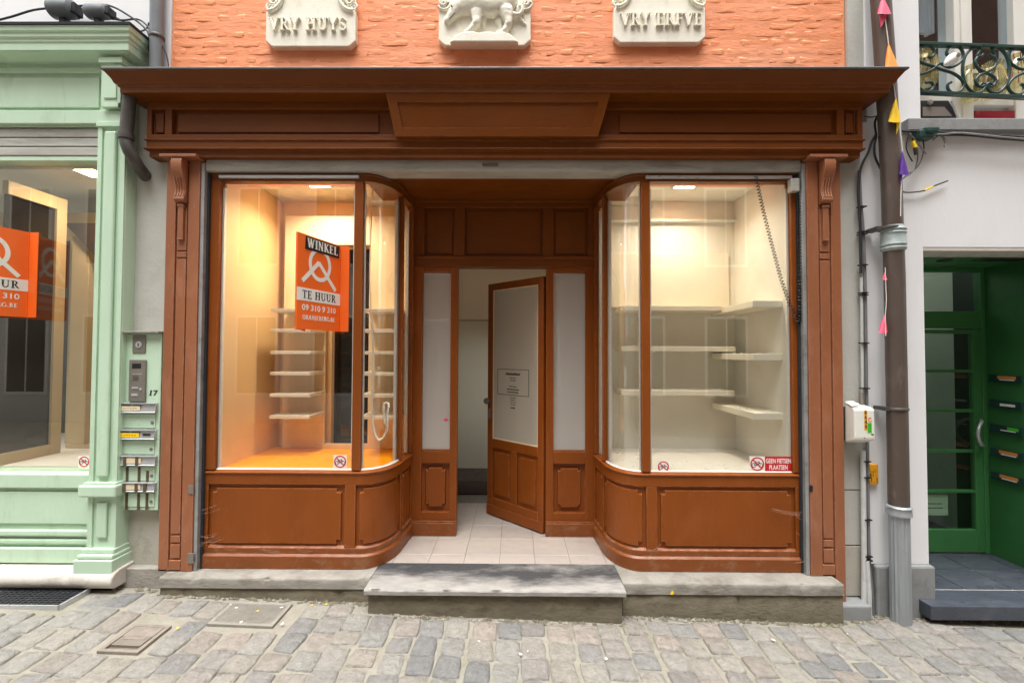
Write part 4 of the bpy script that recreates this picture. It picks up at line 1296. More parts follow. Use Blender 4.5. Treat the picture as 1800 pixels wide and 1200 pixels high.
no_bike('bicycle_sign', 1331, 815, .052, 'no-bicycles sign with red field reading GEEN FIETSEN PLAATSEN', ('GEEN FIETSEN', 'PLAATSEN'))
p = P3(148, 811, .0255)
no_bike('bicycle_sticker', 148, 811, .04, 'faded no-bicycles sticker in the corner of the mint green shop window')

# coiled black cable and its hook -----------------------------------------------
def helix(pts, r, turns, wr, mb, n=9):
    path = []
    for i in range(len(pts) - 1):
        path.append((Vector(pts[i]), Vector(pts[i + 1])))
    tot = sum((b - a).length for a, b in path)
    out = []
    N = turns * n
    for k in range(N + 1):
        d = tot * k / N
        for a, b in path:
            l = (b - a).length
            if d <= l + 1e-9: break
            d -= l
        q = a.lerp(b, min(1, d / l))
        t_ = (b - a).normalized()
        x = t_.cross(Vector((0, 1, 0))).normalized()
        y = x.cross(t_)
        an = 2 * math.pi * k / n
        out.append(q + x * math.cos(an) * r + y * math.sin(an) * r)
    mb.tube(out, wr, 5)
m = MB()
sag = [P3(a, b, -.022) for a, b in ((1328, 308), (1340, 365), (1356, 428), (1372, 488), (1388, 535), (1403, 566))]
helix(sag, .0105, 46, .0030, m)
helix([P3(1405, 566, -.026), P3(1406, 480, -.026), P3(1407, 345, -.026)], .0100, 40, .0030, m)
tag(m.build('coiled_cable', M['black'], smooth=60), 'black coiled cable sagging across the right display window', 'cable')
m = MB(); m.pbox(1391, 1406, 313, 336, -.052, -.005); t_ = m.build('motor_box', M['steel'], bevel=.006)
tag(t_, 'small pale motor box above the coiled cable on the window post', 'motor box')

# ================================================================== ORANGE BRICK WALL
wall = thing('brick_wall', (XC2 / 2, .05, 3.2), 'orange painted brick wall above the brown shopfront', 'wall')
m = MB(); m.box(-2.44, 2.305, .0328, .35, 2.75, 6.4); bed = m.build('mortar_bed', M['mortar'], wall)
bw, bh = .205, .054
BV = []
for s in range(10):
    rnd = random.Random(50 + s)
    nu, nv = 8, 4
    vs, fs = [], []
    o = Vector((s * 5.3, s * 2.1, 1))
    for j in range(nv + 1):
        for i in range(nu + 1):
            u, v = i / nu, j / nv
            e = max(abs(u * 2 - 1) ** 12, abs(v * 2 - 1) ** 8)
            x = (u - .5) * bw + .004 * mnoise.noise(o + Vector((v * 3, u * 2, 0)))
            z = (v - .5) * bh + .005 * mnoise.noise(o + Vector((u * 5, v, 3)))
            h = .0017 * (1 - e) + .0021 * mnoise.noise(o + Vector((u * 2.2, v * 1.2, 7))) 
            vs.append((x, -h, z))
    for j in range(nv):
        for i in range(nu):
            fs.append((j * (nu + 1) + i, j * (nu + 1) + i + 1, (j + 1) * (nu + 1) + i + 1, (j + 1) * (nu + 1) + i))
    rim = [i for i in range(nu + 1)] + [(j + 1) * (nu + 1) - 1 for j in range(1, nv + 1)] + [nv * (nu + 1) + i for i in range(nu - 1, -1, -1)] + [j * (nu + 1) for j in range(nv - 1, 0, -1)]
    b0 = len(vs)
    for k in rim: vs.append((vs[k][0], .012, vs[k][2]))
    for k in range(len(rim)): fs.append((rim[(k + 1) % len(rim)], rim[k], b0 + k, b0 + (k + 1) % len(rim)))
    me = bpy.data.meshes.new('brick')
    me.from_pydata(vs, [], fs)
    me.materials.append(M['brick'])
    me.polygons.foreach_set('use_smooth', [True] * len(me.polygons))
    BV.append((me, vs, fs))
upper = MB()
rows = 0
z = 3.41
PL = [(-1.68, -1.077), (-.52, .103), (.659, 1.28)]
wo = wloc(wall)
while z < 6.3:
    sh_ = (rows % 2) * .104
    x = -2.43 + bw / 2 - sh_ - random.Random(rows).uniform(0, .03)
    while x < 2.30:
        rnd = random.Random(int(x * 1000) + rows * 77)
        cx = x
        x += bw + .006
        if cx - bw / 2 < -2.435 or cx + bw / 2 > 2.302:
            cut = True
            lo, hi = max(cx - bw / 2, -2.435), min(cx + bw / 2, 2.302)
            if hi - lo < .05: continue
            sx, cx = (hi - lo) / bw, (hi + lo) / 2
        else: sx = 1
        zc = z + rnd.uniform(-.005, .005)
        k = rnd.randrange(10)
        mt = Matrix.Translation((cx, .034, zc)) @ Matrix.Rotation(rnd.uniform(-.03, .03), 4, 'Y') @ Matrix.Diagonal((sx, 1 + rnd.uniform(-.3, .45), rnd.uniform(.94, 1.08), 1))
        hid = any(a + .06 < cx < b - .06 and zc > 3.60 for a, b in PL)
        if rows < 10 and not hid:
            o = bpy.data.objects.new('brick', BV[k][0]); COL.objects.link(o); o.parent = bed
            o.matrix_basis = Matrix.Translation(-wo) @ mt
        else:
            upper.add([mt @ Vector(v) for v in BV[k][1]], BV[k][2])
    rows += 1
    z += bh + .006
stuff(upper.build('upper_brickwork', M['brick'], wall, smooth=60))

# ---- stone plaques
def plaque(px0, px1, pyb, name, label, text=None):
    Yf = -.012
    X0, X1 = P3(px0, 50, Yf).x, P3(px1, 50, Yf).x
    zb = P3((px0 + px1) / 2, pyb, Yf).z
    w = X1 - X0
    t = thing(name, ((X0 + X1) / 2, .02, zb), label, 'plaque', 'cream stone plaques on the orange brick wall')
    fm = frame((X0, .063, zb), (1, 0, 0), (0, 0, 1))
    zs = .245
    c = .045
    out = [(c, 0), (w - c, 0), (w, c * .9), (w, zs), (w - .07, zs + .03), (w - .115, zs + .09), (w - .125, .50), (.125, .50), (.115, zs + .09), (.07, zs + .03), (0, zs), (0, c * .9)]
    if text is None:
        out = [(c, 0), (w - c, 0), (w, c * .9), (w, .62), (0, .62), (0, c * .9)]
    m = MB(fm); m.prism([Vector((x, y, 0)) for x, y in out], (0, 0, .075)); sl = m.build('slab', M['plaque'], t, bevel=.006)
    if text:
        m = MB(fm); m.prism([Vector((x * w, y, 0)) for x, y in ((.06, .012), (.94, .012), (.98, .05), (.98, .06), (.02, .06), (.02, .05))], (0, 0, .012))
        for s in (0, 1):
            f = (lambda x: x) if s == 0 else (lambda x: w - x)
            rim = [Vector((f(x), y, .082)) for x, y in ((.016, zs + .004), (.055, zs + .012), (.095, zs + .045), (.117, zs + .10), (.125, zs + .17), (.122, .48))]
            m.tube(smooth_pts(rim, 4), .013, 8)
            m.tube([Vector((f(.050 + .040 * (1 - k / 22) * math.cos(k * .5)), zs + .085 + .040 * (1 - k / 22) * math.sin(k * .5), .066)) for k in range(20)], .011, 7)
            m.tube([Vector((f(.020 + .026 * (1 - k / 16) * math.cos(2 + k * .55)), zs + .046 + .026 * (1 - k / 16) * math.sin(2 + k * .55), .058)) for k in range(14)], .010, 7)
            m.tube([Vector((f(.075 + .03 * math.cos(k * .4)), zs + .16 + .035 * math.sin(k * .4), .060)) for k in range(16)], .010, 7)
            m.box(f(0.01), f(.10), zs + .005, zs + .20, .002, .052)
        m.box(.13, w - .13, .43, .50, .0751, .092)
        m.build('scrollwork', M['plaque'], sl, smooth=50)
        m = MB(fm); serif_text(m, text[0], .088, w / 2 + text[2], text[1], .0751, .020, width=text[3], T=.15, t=.07); m.build('lettering', M['plaque'], sl)
    return t, fm, w
plaque(467, 625, 82, 'stone_plaque', 'cream stone plaque with raised letters VRY HUYS', ('VRY HUYS', .105, -.01, .545))
plaque(1079, 1240, 75, 'stone_plaque', 'cream stone plaque with raised letters VRY ERFVE', ('VRY ERFVE', .110, .01, .57))
t, fm, w = plaque(771, 933, 80, 'stone_plaque', 'cream stone plaque with a walking boar in relief')
# boar carved as one continuous relief surface
def pp(px, py):       # photo pixel -> plaque coordinates
    q = P3(px, py, -.03)
    return (q.x - P3(771, 50, -.012).x, q.z - P3(852, 80, -.012).z)
CAPS = []
def limb(*pts):
    P = [pp(x, y) + (r, h) for x, y, r, h in pts]
    CAPS.extend(zip(P, P[1:]))
# (photo x, photo y, radius, height of the axis above the slab)
limb((890, 0, .080, .010), (866, 8, .088, .012), (838, 4, .090, .012), (820, 6, .076, .010), (806, 12, .056, .012), (796, 24, .036, .014), (787, 35, .024, .016))
limb((838, 26, .044, .030), (838, 42, .026, .038), (829, 53, .017, .036), (824, 58, .018, .034), (818, 59, .010, .032))
limb((848, 24, .034, .004), (851, 44, .014, .004))
limb((890, 22, .050, .028), (894, 43, .024, .036), (887, 55, .016, .034), (882, 60, .018, .032), (876, 61, .010, .030))
limb((876, 34, .026, .004), (880, 47, .014, .006), (872, 58, .012, .006), (868, 60, .010, .006))
limb((803, -2, .024, .040), (800, -8, .016, .050))
def relief_h(x, y):
    acc, k = -1.0, .010
    for (x0, y0, r0, h0), (x1, y1, r1, h1) in CAPS:
        dx, dy = x1 - x0, y1 - y0
        t_ = max(0, min(1, ((x - x0) * dx + (y - y0) * dy) / (dx * dx + dy * dy + 1e-9)))
        d = math.hypot(x - x0 - dx * t_, y - y0 - dy * t_)
        r = r0 + (r1 - r0) * t_
        hh = h0 + (h1 - h0) * t_ + .62 * math.sqrt(r * r - d * d) if d < r else -1.0
        if hh <= -1: continue
        m_ = max(acc, hh)
        acc = m_ + (k * math.exp(-abs(acc - hh) / k) * .35 if acc > -1 else 0)
    return acc
gx0, gx1, gy0, gy1, NX, NY = .01, w - .01, .06, .50, 150, 116
HT = [[relief_h(gx0 + (gx1 - gx0) * i / NX, gy0 + (gy1 - gy0) * j / NY) for i in range(NX + 1)] for j in range(NY + 1)]
m = MB(fm)
idx = {}
vs, fs = [], []
def vid(i, j):
    if (i, j) not in idx:
        x, y = gx0 + (gx1 - gx0) * i / NX, gy0 + (gy1 - gy0) * j / NY
        h = HT[j][i]
        h = h + .0012 * mnoise.noise(Vector((x * 60, y * 60, 0))) if h > 0 else -.004
        idx[(i, j)] = len(vs)
        vs.append(Vector((x, y, .075 + h)))
    return idx[(i, j)]
for j in range(NY):
    for i in range(NX):
        if max(HT[j][i], HT[j][i + 1], HT[j + 1][i], HT[j + 1][i + 1]) > 0:
            fs.append((vid(i, j), vid(i + 1, j), vid(i + 1, j + 1), vid(i, j + 1)))
m.add(vs, fs)
m.build('boar_relief', M['plaque'], t, smooth=80)
m = MB(fm)
m.tube(smooth_pts([Vector(pp(x, y) + (h,)) for x, y, h in ((899, 22, .09), (905, 27, .10), (913, 27, .10), (918, 20, .10), (915, 12, .10), (911, 15, .10), (912, 27, .095), (918, 36, .085), (924, 41, .08))], 4), [.014] * 24 + [.010] * 9, 8)
m.build('boar_tail', M['plaque'], t, smooth=60)
m = MB(fm)
hp = [pp(x, y) for x, y in ((797, 74), (800, 68), (812, 63), (822, 61), (832, 60), (842, 63), (855, 61), (862, 61), (872, 64), (882, 61), (893, 63), (899, 67), (906, 74), (912, 79), (791, 79))]
m.prism([Vector((x, y, .07)) for x, y in hp], (0, 0, .055)); m.build('ground_mound', M['plaque'], t, bevel=.008)
m = MB(fm)
for s in (-1, 1):
    base = pp(780 if s < 0 else 924, 4)
    m.tube([Vector((base[0] + s * .004 + .030 * (1 - k / 24) * math.cos(k * .5), base[1] + .03 * (1 - k / 24) * math.sin(k * .5), .084)) for k in range(22)], .012, 7)
    m.tube([Vector((base[0] + .046 * math.cos(k * .35 + (3.6 if s < 0 else 3.2)), base[1] + .046 * math.sin(k * .35 + (3.6 if s < 0 else 3.2)), .082)) for k in range(10)], .010, 7)
m.build('scrollwork', M['plaque'], t, smooth=60)
m = MB(fm); a, b = pp(790, 37), pp(801, 27)
m.tube([Vector(a + (.108,)), Vector(b + (.115,))], .0035, 6); e = pp(795, 16)
m.lathe([(.001, .105), (.007, .105), (.004, .128)], (e[0], e[1], 0), 'z', 8)
m.build('mouth_line', M['stone_low'], t)

# ================================================================== LEFT: GREY PIER, MINT SHOP
t = thing('grey_pier', (-2.55, .05, 0), 'narrow grey rendered pier between the mint shop and the brown shop', 'wall')
m = MB(); m.box(-2.80, -2.388, .0, .30, .585, 3.30); m.build('upper_face', M['render_grey'], t)
m = MB(); m.box(-2.80, -2.388, .001, .30, .02, .584); m.build('lower_face', M['render_low'], t)
m = MB(); m.box(-2.80, -2.318, -.060, .30, -.42, .019); m.build('pier_base', M['stone'], t, bevel=.006)

mint = thing('mint_shopfront', (-4.0, 0, 0), 'mint green wooden shopfront with a large display window cut by the photo edge', 'shopfront')
XL = -12.0
def part(name, mat, par, *boxes, bev=.003):
    m = MB()
    for b in boxes: m.box(*b)
    return m.build(name, M[mat], par, bevel=bev)
pil = part('pilaster', 'mint', mint, (-2.832, -2.640, -.088, .08, .17, 3.02))
part('pilaster_flute', 'mint', pil, (-2.830, -2.800, -.100, -.0885, .602, 2.985), bev=.002)
part('pilaster_flute', 'mint', pil, (-2.672, -2.642, -.100, -.0885, .602, 2.985), bev=.002)
part('pilaster_flute', 'mint', pil, (-2.775, -2.700, -.112, -.0885, .640, 2.955), bev=.010)
part('pilaster_head', 'mint', pil, (-2.836, -2.636, -.110, .02, 2.987, 3.02), (-2.824, -2.648, -.098, .02, 3.0205, 3.10))
part('lower_panel', 'mint', pil, (-2.770, -2.702, -.105, -.0885, .235, .470), bev=.008)
part('lower_edge', 'mint', pil, (-2.832, -2.800, -.100, -.0885, .172, .509), bev=.002)
part('lower_edge', 'mint', pil, (-2.672, -2.640, -.100, -.0885, .172, .509), bev=.002)
part('pilaster_cap', 'mint', pil, (-2.868, -2.618, -.138, .06, .510, .590), bev=.012)
part('pilaster_cap', 'mint', pil, (-2.848, -2.630, -.118, .06, .5902, .604), bev=.004)
part('pilaster_base', 'mint', pil, (-2.872, -2.616, -.150, .06, .012, .110), bev=.006)
part('pilaster_base', 'mint', pil, (-2.862, -2.624, -.140, .06, .1102, .140), bev=.010)
part('pilaster_base', 'mint', pil, (-2.848, -2.632, -.120, .06, .1402, .171), bev=.006)
part('console', 'mint', pil, (-2.800, -2.665, -.118, .02, 3.140, 3.41), (-2.812, -2.652, -.132, .02, 3.4105, 3.448), (-2.790, -2.675, -.124, .0, 3.110, 3.1395))
part('console_panel', 'mint', pil, (-2.775, -2.690, -.126, -.1185, 3.17, 3.38), bev=.005)
sr = part('stall_riser', 'mint', mint, (XL, -2.833, -.030, .10, .05, .545))
part('sill_board', 'mint', mint, (XL, -2.833, -.062, .12, .548, .642), bev=.006)
part('riser_panel', 'mint', sr, (XL, -2.850, -.046, -.0305, .305, .520), bev=.005)
part('riser_moulding', 'mint', sr, (XL, -2.834, -.058, -.0305, .225, .268), bev=.010)
part('riser_moulding', 'mint', sr, (XL, -2.834, -.052, -.0305, .170, .205), bev=.010)
part('base_board', 'mint', sr, (XL, -2.834, -.066, -.0305, .052, .150), bev=.006)
part('window_post', 'mint', mint, (-2.850, -2.8325, -.02, .06, .643, 3.02))
part('head_board', 'mint', mint, (XL, -2.8325, -.03, .06, 2.785, 2.814))
stt = part('shutter_housing', 'steel', mint, (XL, -2.8325, -.020, .20, 2.815, 3.018))
for k in range(3): part('shutter_slat', 'steel', stt, (XL, -2.8330, -.034, -.0205, 2.820 + k * .064, 2.878 + k * .064), bev=.006)
fz = part('frieze', 'mint', mint, (XL, -2.640, -.040, .15, 3.019, 3.57))
part('frieze_band', 'mint', fz, (XL, -2.836, -.066, -.0405, 3.028, 3.120), bev=.004)
part('frieze_panel', 'mint', fz, (XL, -2.875, -.052, -.0405, 3.145, 3.360), bev=.006)
part('frieze_moulding', 'mint', fz, (XL, -2.836, -.062, -.0405, 3.385, 3.420), bev=.006)
mz = lambda p: Vector((p.x, p.y, p.z + .055))
m = MB(mz)
m.sweep([(-.03, 3.395), (.03, 3.405), (.095, 3.420), (.115, 3.420), (.115, 3.470), (.122, 3.474), (.122, 3.494), (.134, 3.500), (.134, 3.526), (.146, 3.532), (.150, 3.565), (-.03, 3.565)], [(XL, -.045), (-2.70, -.045), (-2.70, .10)])
cr = m.build('cornice', M['mint'], mint, bevel=.002)
m = MB(mz); m.sweep([(-.03, 3.5655), (.158, 3.5655), (.160, 3.580), (-.03, 3.60)], [(XL, -.045), (-2.70, -.045), (-2.70, .10)]); m.build('lead_flashing', M['slot'], cr)
m = MB(); m.box(XL, -2.851, .026, .032, .643, 2.7845); m.build('pane', M['glass'], mint)
# interior of the mint shop
mi = thing('display_booth', (-3.6, .5, .65), 'cream panelled display space with slanting door frame inside the mint green shop', 'display space')
m = MB(); m.box(XL, -2.70, .11, 1.4, .58, .655); m.build('floor', M['cream_floor'], mi)
m = MB(); m.box(XL, -2.66, .21, 1.5, 2.865, 2.90); m.build('ceiling', M['cream'], mi)
m = MB(); m.box(XL, -2.66, 1.40, 1.5, .60, 2.864); m.build('back_wall', M['dark_room'], mi)
m = MB(); m.box(-2.80, -2.72, .12, 1.4, .60, 2.864); m.build('side_wall', M['cream'], mi)
m = MB()
m.box(-3.70, -3.655, .455, .535, .656, 2.70); m.box(-3.70, -3.655, .10, .454, .656, .735); m.box(-3.70, -3.655, .10, .454, 2.60, 2.70); pf = m.build('door_frame', M['tan'], mi, bevel=.004)
m = MB(); m.box(-3.685, -3.675, .10, .454, .736, 2.599); m.build('dark_pane', M['dark_gloss'], pf)
m = MB(); m.box(-3.775, -3.625, .70, .79, .69, 2.45); m.build('cream_post', M['tan'], mi, bevel=.004)
m = MB(); m.box(-3.775, -3.0, .69, .82, .656, .689); m.build('threshold', M['tan'], mi, bevel=.004)
m = MB(); m.box(-6.0, -2.81, .86, .90, 2.45, 2.70); m.box(-3.95, -3.87, .86, .90, .66, 2.45); m.build('header_beam', M['tan'], mi, bevel=.004)
m = MB(); m.prism([P3(112, 392, .66), P3(168, 392, .66), P3(168, 450, .66)], (0, .03, 0)); m.build('dark_drape', M['dark_wood'], mi)
spot_light('ceiling_spot', -3.30, .36, 2.8645, 3.0, 'lit ceiling lamp inside the mint green shop window')
# pale stone sill slab
t = thing('stone_sill', (-4.0, -.1, 0), 'pale round nosed stone sill slab under the mint green shopfront', 'sill')
m = MB(); m.prism([(XL, y, z) for y, z in ((.15, .049), (-.105, .040), (-.148, .028), (-.170, .002), (-.174, -.030), (-.162, -.058), (-.14, -.072), (.15, -.075))], (-2.598 - XL, 0, 0)); m.build('slab', M['stone_pale'], t, bevel=.008, smooth=40)
m = MB(); m.box(XL, -2.66, -.10, .15, -.5, -.077); m.build('under_wall', M['void'], t)
# white house wall over the mint shop
t = thing('white_house_wall', (-4.5, .1, 3.3), 'white rendered house wall above the mint green cornice', 'wall')
m = MB(); m.box(-12.5, -2.442, .02, .35, 3.30, 6.4); m.build('render_face', M['white_wall'], t)

# mailbox panel -------------------------------------------------------------
Yp = -.052
mp_ = thing('mailbox_panel', (-2.56, Yp, .42), 'mint green board with grey capping carrying bell plate and letterboxes beside number 17', 'letterbox board')
X0, X1, Z0, Z1 = rng(207, 281, 586, 896, Yp)
m = MB(); m.box(X0, X1, Yp, -.001, Z0, Z1); m.build('board', M['mint'], mp_, bevel=.003)
m = MB(); m.box(X0 - .012, X1 + .004, Yp - .035, -.001, Z1 + .001, Z1 + .016); m.build('capping', M['stone'], mp_, bevel=.003)
m = MB(); c = P3(269, 690, Yp)
sl = MB(frame((c.x, Yp - .0005, c.z - .017), (1, 0, 0), (0, 0, 1))); serif_text(sl, '17', .034, 0, 0, 0, .001, width=.058, slant=.12); sl.build('house_number', M['ink'], mp_)
xa, xb, za, zb = rng(234, 257, 589, 620, Yp)
kp = thing('key_switch', ((xa + xb) / 2, Yp, za), 'small square grey key switch plate above the intercom', 'key switch')
m = MB(); m.box(xa, xb, Yp - .006, Yp - .0005, za, zb); m.build('plate', M['gun_metal'], kp, bevel=.002)
m = MB(); cx, cz = (xa + xb) / 2, za + .055
m.lathe([(.022, -.0065), (.022, -.010), (.016, -.012), (.014, -.0115)], (cx, Yp, cz), 'y', 16); m.build('lock_ring', M['alu'], kp, smooth=40)
m = MB(); m.box(cx - .003, cx + .003, Yp - .0135, Yp - .0125, cz - .012, cz + .010); m.build('keyhole', M['ink'], kp)
xa, xb, za, zb = rng(229, 258, 632, 705, Yp)
ic = thing('intercom', ((xa + xb) / 2, Yp, za), 'bronze grey intercom panel with small dark display above the letterboxes', 'intercom')
m = MB(); m.box(xa, xb, Yp - .014, Yp - .0005, za, zb); m.build('housing', M['gun_metal'], ic, bevel=.004)
w_, h_ = xb - xa, zb - za
def icb(name, u0, u1, v0, v1, mat, d=.003): 
    m = MB(); m.box(xa + u0 * w_, xa + u1 * w_, Yp - .0142 - d, Yp - .0142, za + v0 * h_, za + v1 * h_); return m.build(name, M[mat], ic, bevel=.001)
icb('display', .20, .74, .79, .91, 'ink', .001)
icb('call_button', .22, .62, .30, .345, 'alu'); icb('call_button', .20, .60, .13, .19, 'alu')
m = MB()
for k in range(5): m.box(xa + .25 * w_, xa + .60 * w_, Yp - .0148, Yp - .0143, za + (.50 + k * .025) * h_, za + (.508 + k * .025) * h_)
m.build('speaker_slots', M['ink'], ic)
icb('logo_mark', .20, .80, .655, .668, 'alu', .0008)
m = MB(); m.lathe([(.010, -.0145), (.010, -.017), (.007, -.018)], (xa + .74 * w_, Yp, za + .29 * h_), 'y', 12); m.build('reader', M['flag_purple'] if False else M['strap'], ic)
# four letterboxes
specs = [(210, 272, 708, 725, 725, 752, 'pale stickered flap, topmost of the four', 0), (208, 270, 755, 772, 772, 798, 'pale flap with a black name slot, second from the top', 1),
         (209, 271, 801, 818, 818, 845, 'taped flap, third from the top', 2), (208, 270, 848, 864, 864, 890, 'taped flap, lowest of the four', 3)]
for (a, b, c0, c1, d0, d1, lb, kind) in specs:
    xa, xb, z0, z1 = rng(a, b, c0, c1, Yp - .03)
    t = thing('letterbox', ((xa + xb) / 2, Yp, z0), 'built-in letterbox with ' + lb, 'letterbox', 'letterboxes on the mint green board')
    m = MB(); m.prism([(xa, y, z) for y, z in ((Yp - .0005, z1), (Yp - .022, z1 - .006), (Yp - .026, z0 + .006), (Yp - .032, z0), (Yp - .0005, z0))], (xb - xa, 0, 0))
    fl = m.build('flap', M['alu'], t, bevel=.002)
    m = MB(); m.box(xa, xb, Yp - .033, Yp - .0225, z1 - .0055, z1 - .0005); m.build('flap_lip', M['alu'], fl)
    xa2, xb2, z2, z3 = rng(a + 2, b + 1, d0 + 1, d1, Yp - .004)
    m = MB(); m.box(xa2, xb2, Yp - .006, Yp - .0005, z2, z3 - .004); dr = m.build('door', M['mint'], t, bevel=.002)
    m = MB(); m.lathe([(.010, -.0065), (.010, -.010), (.004, -.011)], (xb2 - .018, Yp, (z2 + z3) / 2 - .012), 'y', 12); m.build('lock', M['gun_metal'], dr, smooth=40)
    yf = Yp - .0275
    zz0, zz1 = z0 + .014, z1 - .014
    wL = xb - xa
    if kind < 2:
        m = MB(); m.box(xa + .01, xa + wL * .58, yf - .001, yf, zz0, zz1 - .008); m.build('name_sticker', M['flag_yellow'] if kind else M['cream_board'], fl)
        m = MB()
        for q in range(6): m.box(xa + .014 + q * .018, xa + .014 + q * .018 + .012, yf - .0015, yf - .0011, zz0 + .012, zz0 + .015)
        m.build('small_print', M['ink'], fl)
        m = MB(); m.box(xa + .004, xa + wL * .30, yf - .0012, yf, zz1 - .006, zz1); m.box(xa + wL * .36, xa + wL * .62, yf - .0012, yf, zz1 - .006, zz1); m.build('blue_strip', M['ink'], fl)
        if kind == 1:
            m = MB(); m.box(xa + wL * .68, xa + wL * .90, yf - .0015, yf, zz0 + .012, zz0 + .024); m.build('name_slot', M['ink'], fl)
    else:
        m = MB(); m.box(xa + .03, xa + wL * .62, yf - .001, yf, zz0, zz1); m.build('name_sticker', M['cream_board'], fl)
        for q in ((.12, 1), (.46, 1), (.70, 0)):
            m = MB()
            xx = xa + wL * q[0]
            m.box(xx + .001, xx + .019, Yp - .0085, Yp - .0065, z2 - (.02 if kind == 3 else 0.01), z3 - (.004 if q[1] or kind == 3 else .03)); m.build('brown_tape', M['letter_tape'], t)
            if q[1] or kind == 3: m = MB(); m.box(xx, xx + .020, yf - .0035, yf - .0015, z0 - .001, z1 - .004); m.build('brown_tape', M['letter_tape'], t)

# ================================================================== PIPES, LAMPS AND CABLES ON THE LEFT
t = thing('grey_downpipe', (-2.43, -.02, 3.26), 'grey plastic downpipe rising beside the orange brick wall', 'downpipe')
m = MB(); m.tube([P3(275, 125, -.03), P3(277, -130, -.03)], .041, 14); m.build('pipe', M['pipe_grey'], t, smooth=40)
m = MB(); c = P3(276, 66, -.03); m.lathe([(.044, -.012), (.047, -.006), (.047, .006), (.044, .012)], c, 'z', 14); m.build('clamp', M['pipe_dark'], t, smooth=40)
t = thing('elbow_pipe', (-2.7, -.05, 2.9), 'dark iron downpipe bending into the grey pier under the brown cornice', 'downpipe')
m = MB(); m.tube(smooth_pts([P3(228, 165, -.15), P3(224, 215, -.15), P3(222, 244, -.15), P3(226, 262, -.145), P3(238, 284, -.11), P3(250, 302, -.05), P3(262, 316, .05)], 4), .038, 14); m.build('pipe', M['pipe_dark'], t, smooth=50)
m = MB(); m.lathe([(.044, -.02), (.046, .0), (.044, .02)], P3(222, 240, -.15), 'z', 14); m.build('collar', M['pipe_dark'], t, smooth=50)
for k, (px0, px1, py0, py1, lb) in enumerate(((89, 133, 1, 33, 'larger grey floodlight head above the mint cornice, left of the pair'), (152, 192, 9, 34, 'smaller grey floodlight head above the mint cornice, right of the pair'))):
    a, b = P3(px0, py1, -.06), P3(px1, py0, -.06)
    cx, cz = (a.x + b.x) / 2, (a.z + b.z) / 2
    t = thing('floodlight', (cx, -.06, a.z), lb, 'floodlight', 'grey floodlights on the mint cornice')
    r = (b.z - a.z) / 2
    m = MB(); m.lathe([(r * .7, -(b.x - a.x) / 2), (r * .96, -(b.x - a.x) / 2 + .015), (r, 0), (r * .94, (b.x - a.x) / 2 - .015), (r * .6, (b.x - a.x) / 2)], (cx, -.06, cz), 'x', 18); m.build('housing', M['pipe_grey'], t, smooth=45)
    m = MB(); m.box(cx + (b.x - a.x) * .42, cx + (b.x - a.x) * .62, -.09, -.02, cz - r * .6, cz + r * .5); m.box(cx - .02, cx + .02, -.07, .02, a.z - .03, a.z + .01); m.build('bracket', M['black'], t, bevel=.004)
m = MB()
m.tube(smooth_pts([P3(x, y, -.03) for x, y in ((-20, 40), (20, 30), (60, 18), (100, 14), (140, 11), (175, 8), (200, 13), (225, 27), (245, 41), (259, 55), (263, 68), (262, 90))], 4), .007, 7)
m.tube(smooth_pts([P3(x, y, -.03) for x, y in ((190, 32), (215, 36), (240, 34), (255, 42), (264, 58), (264, 100))], 4), .006, 7)
m.tube(smooth_pts([P3(x, y, -.02) for x, y in ((205, 32), (232, 46), (247, 55), (258, 50), (262, 40))], 4), .005, 6)
m.tube(smooth_pts([P3(x, y, -.03) for x, y in ((284, 80), (292, 95), (296, 118), (290, 122), (284, 116))], 4), .004, 6)
tag(m.build('roof_cables', M['cable'], smooth=60), 'black cables looping from the floodlights to the grey downpipe', 'cable')

# ================================================================== RIGHT: GREY PIER, WHITE HOUSE
t = thing('grey_pier', (2.3, .05, 0), 'narrow light grey rendered pier with block joints beside the right brown pilaster', 'wall')
m = MB(); m.box(2.198, 2.372, .0, .30, .555, 3.25); m.build('render_face', M['render_grey'], t)
m = MB(); m.box(2.198, 2.372, .003, .30, .18, .548); m.build('stone_block', M['render_grey'], t, bevel=.004)
m = MB(); m.box(2.198, 2.372, .003, .30, -.16, .173); m.build('stone_block', M['render_low'], t, bevel=.004)
m = MB(); m.box(2.106, 2.330, -.105, .30, -.47, -.166); m.build('base_block', M['blue_stone'], t, bevel=.012)
m = MB(); m.box(2.31, 2.42, .01, .35, 3.3, 6.4); m.build('upper_strip', M['render_grey'], t)

wh = thing('white_house', (3.3, .0, -.2), 'white rendered house with green recessed doorway and upper window behind an iron railing', 'house')
m = MB()
m.box(2.373, 2.79, -.006, .35, .062, 3.07); m.build('wall', M['white_wall'], wh)
m = MB(); m.box(2.421, 2.79, -.006, .35, 3.0705, 6.4); m.build('wall', M['white_wall'], wh)
m = MB(); m.box(2.7905, 3.88, -.006, .35, 2.205, 3.07); m.build('wall', M['white_wall'], wh)
m = MB(); m.box(3.8805, 8.0, -.006, .35, .062, 6.4); m.build('wall', M['white_wall'], wh)
m = MB(); m.box(2.7905, 3.88, -.006, .35, 5.0, 6.4); m.build('wall', M['white_wall'], wh)
m = MB(); m.box(2.7905, 3.88, -.004, .20, 2.178, 2.2045); m.build('lintel', M['stone_pale'], wh, bevel=.003)
m = MB(); m.box(2.655, 4.6, -.065, .19, 2.985, 3.068); m.build('window_sill', M['blue_stone'], wh, bevel=.006)
m = MB(); m.box(2.415, 2.806, -.040, .30, -.50, .060); m.build('plinth_block', M['blue_stone'], wh, bevel=.014)
m = MB(); m.box(3.879, 8.0, -.040, .30, -.50, .060); m.build('plinth_block', M['blue_stone'], wh, bevel=.014)
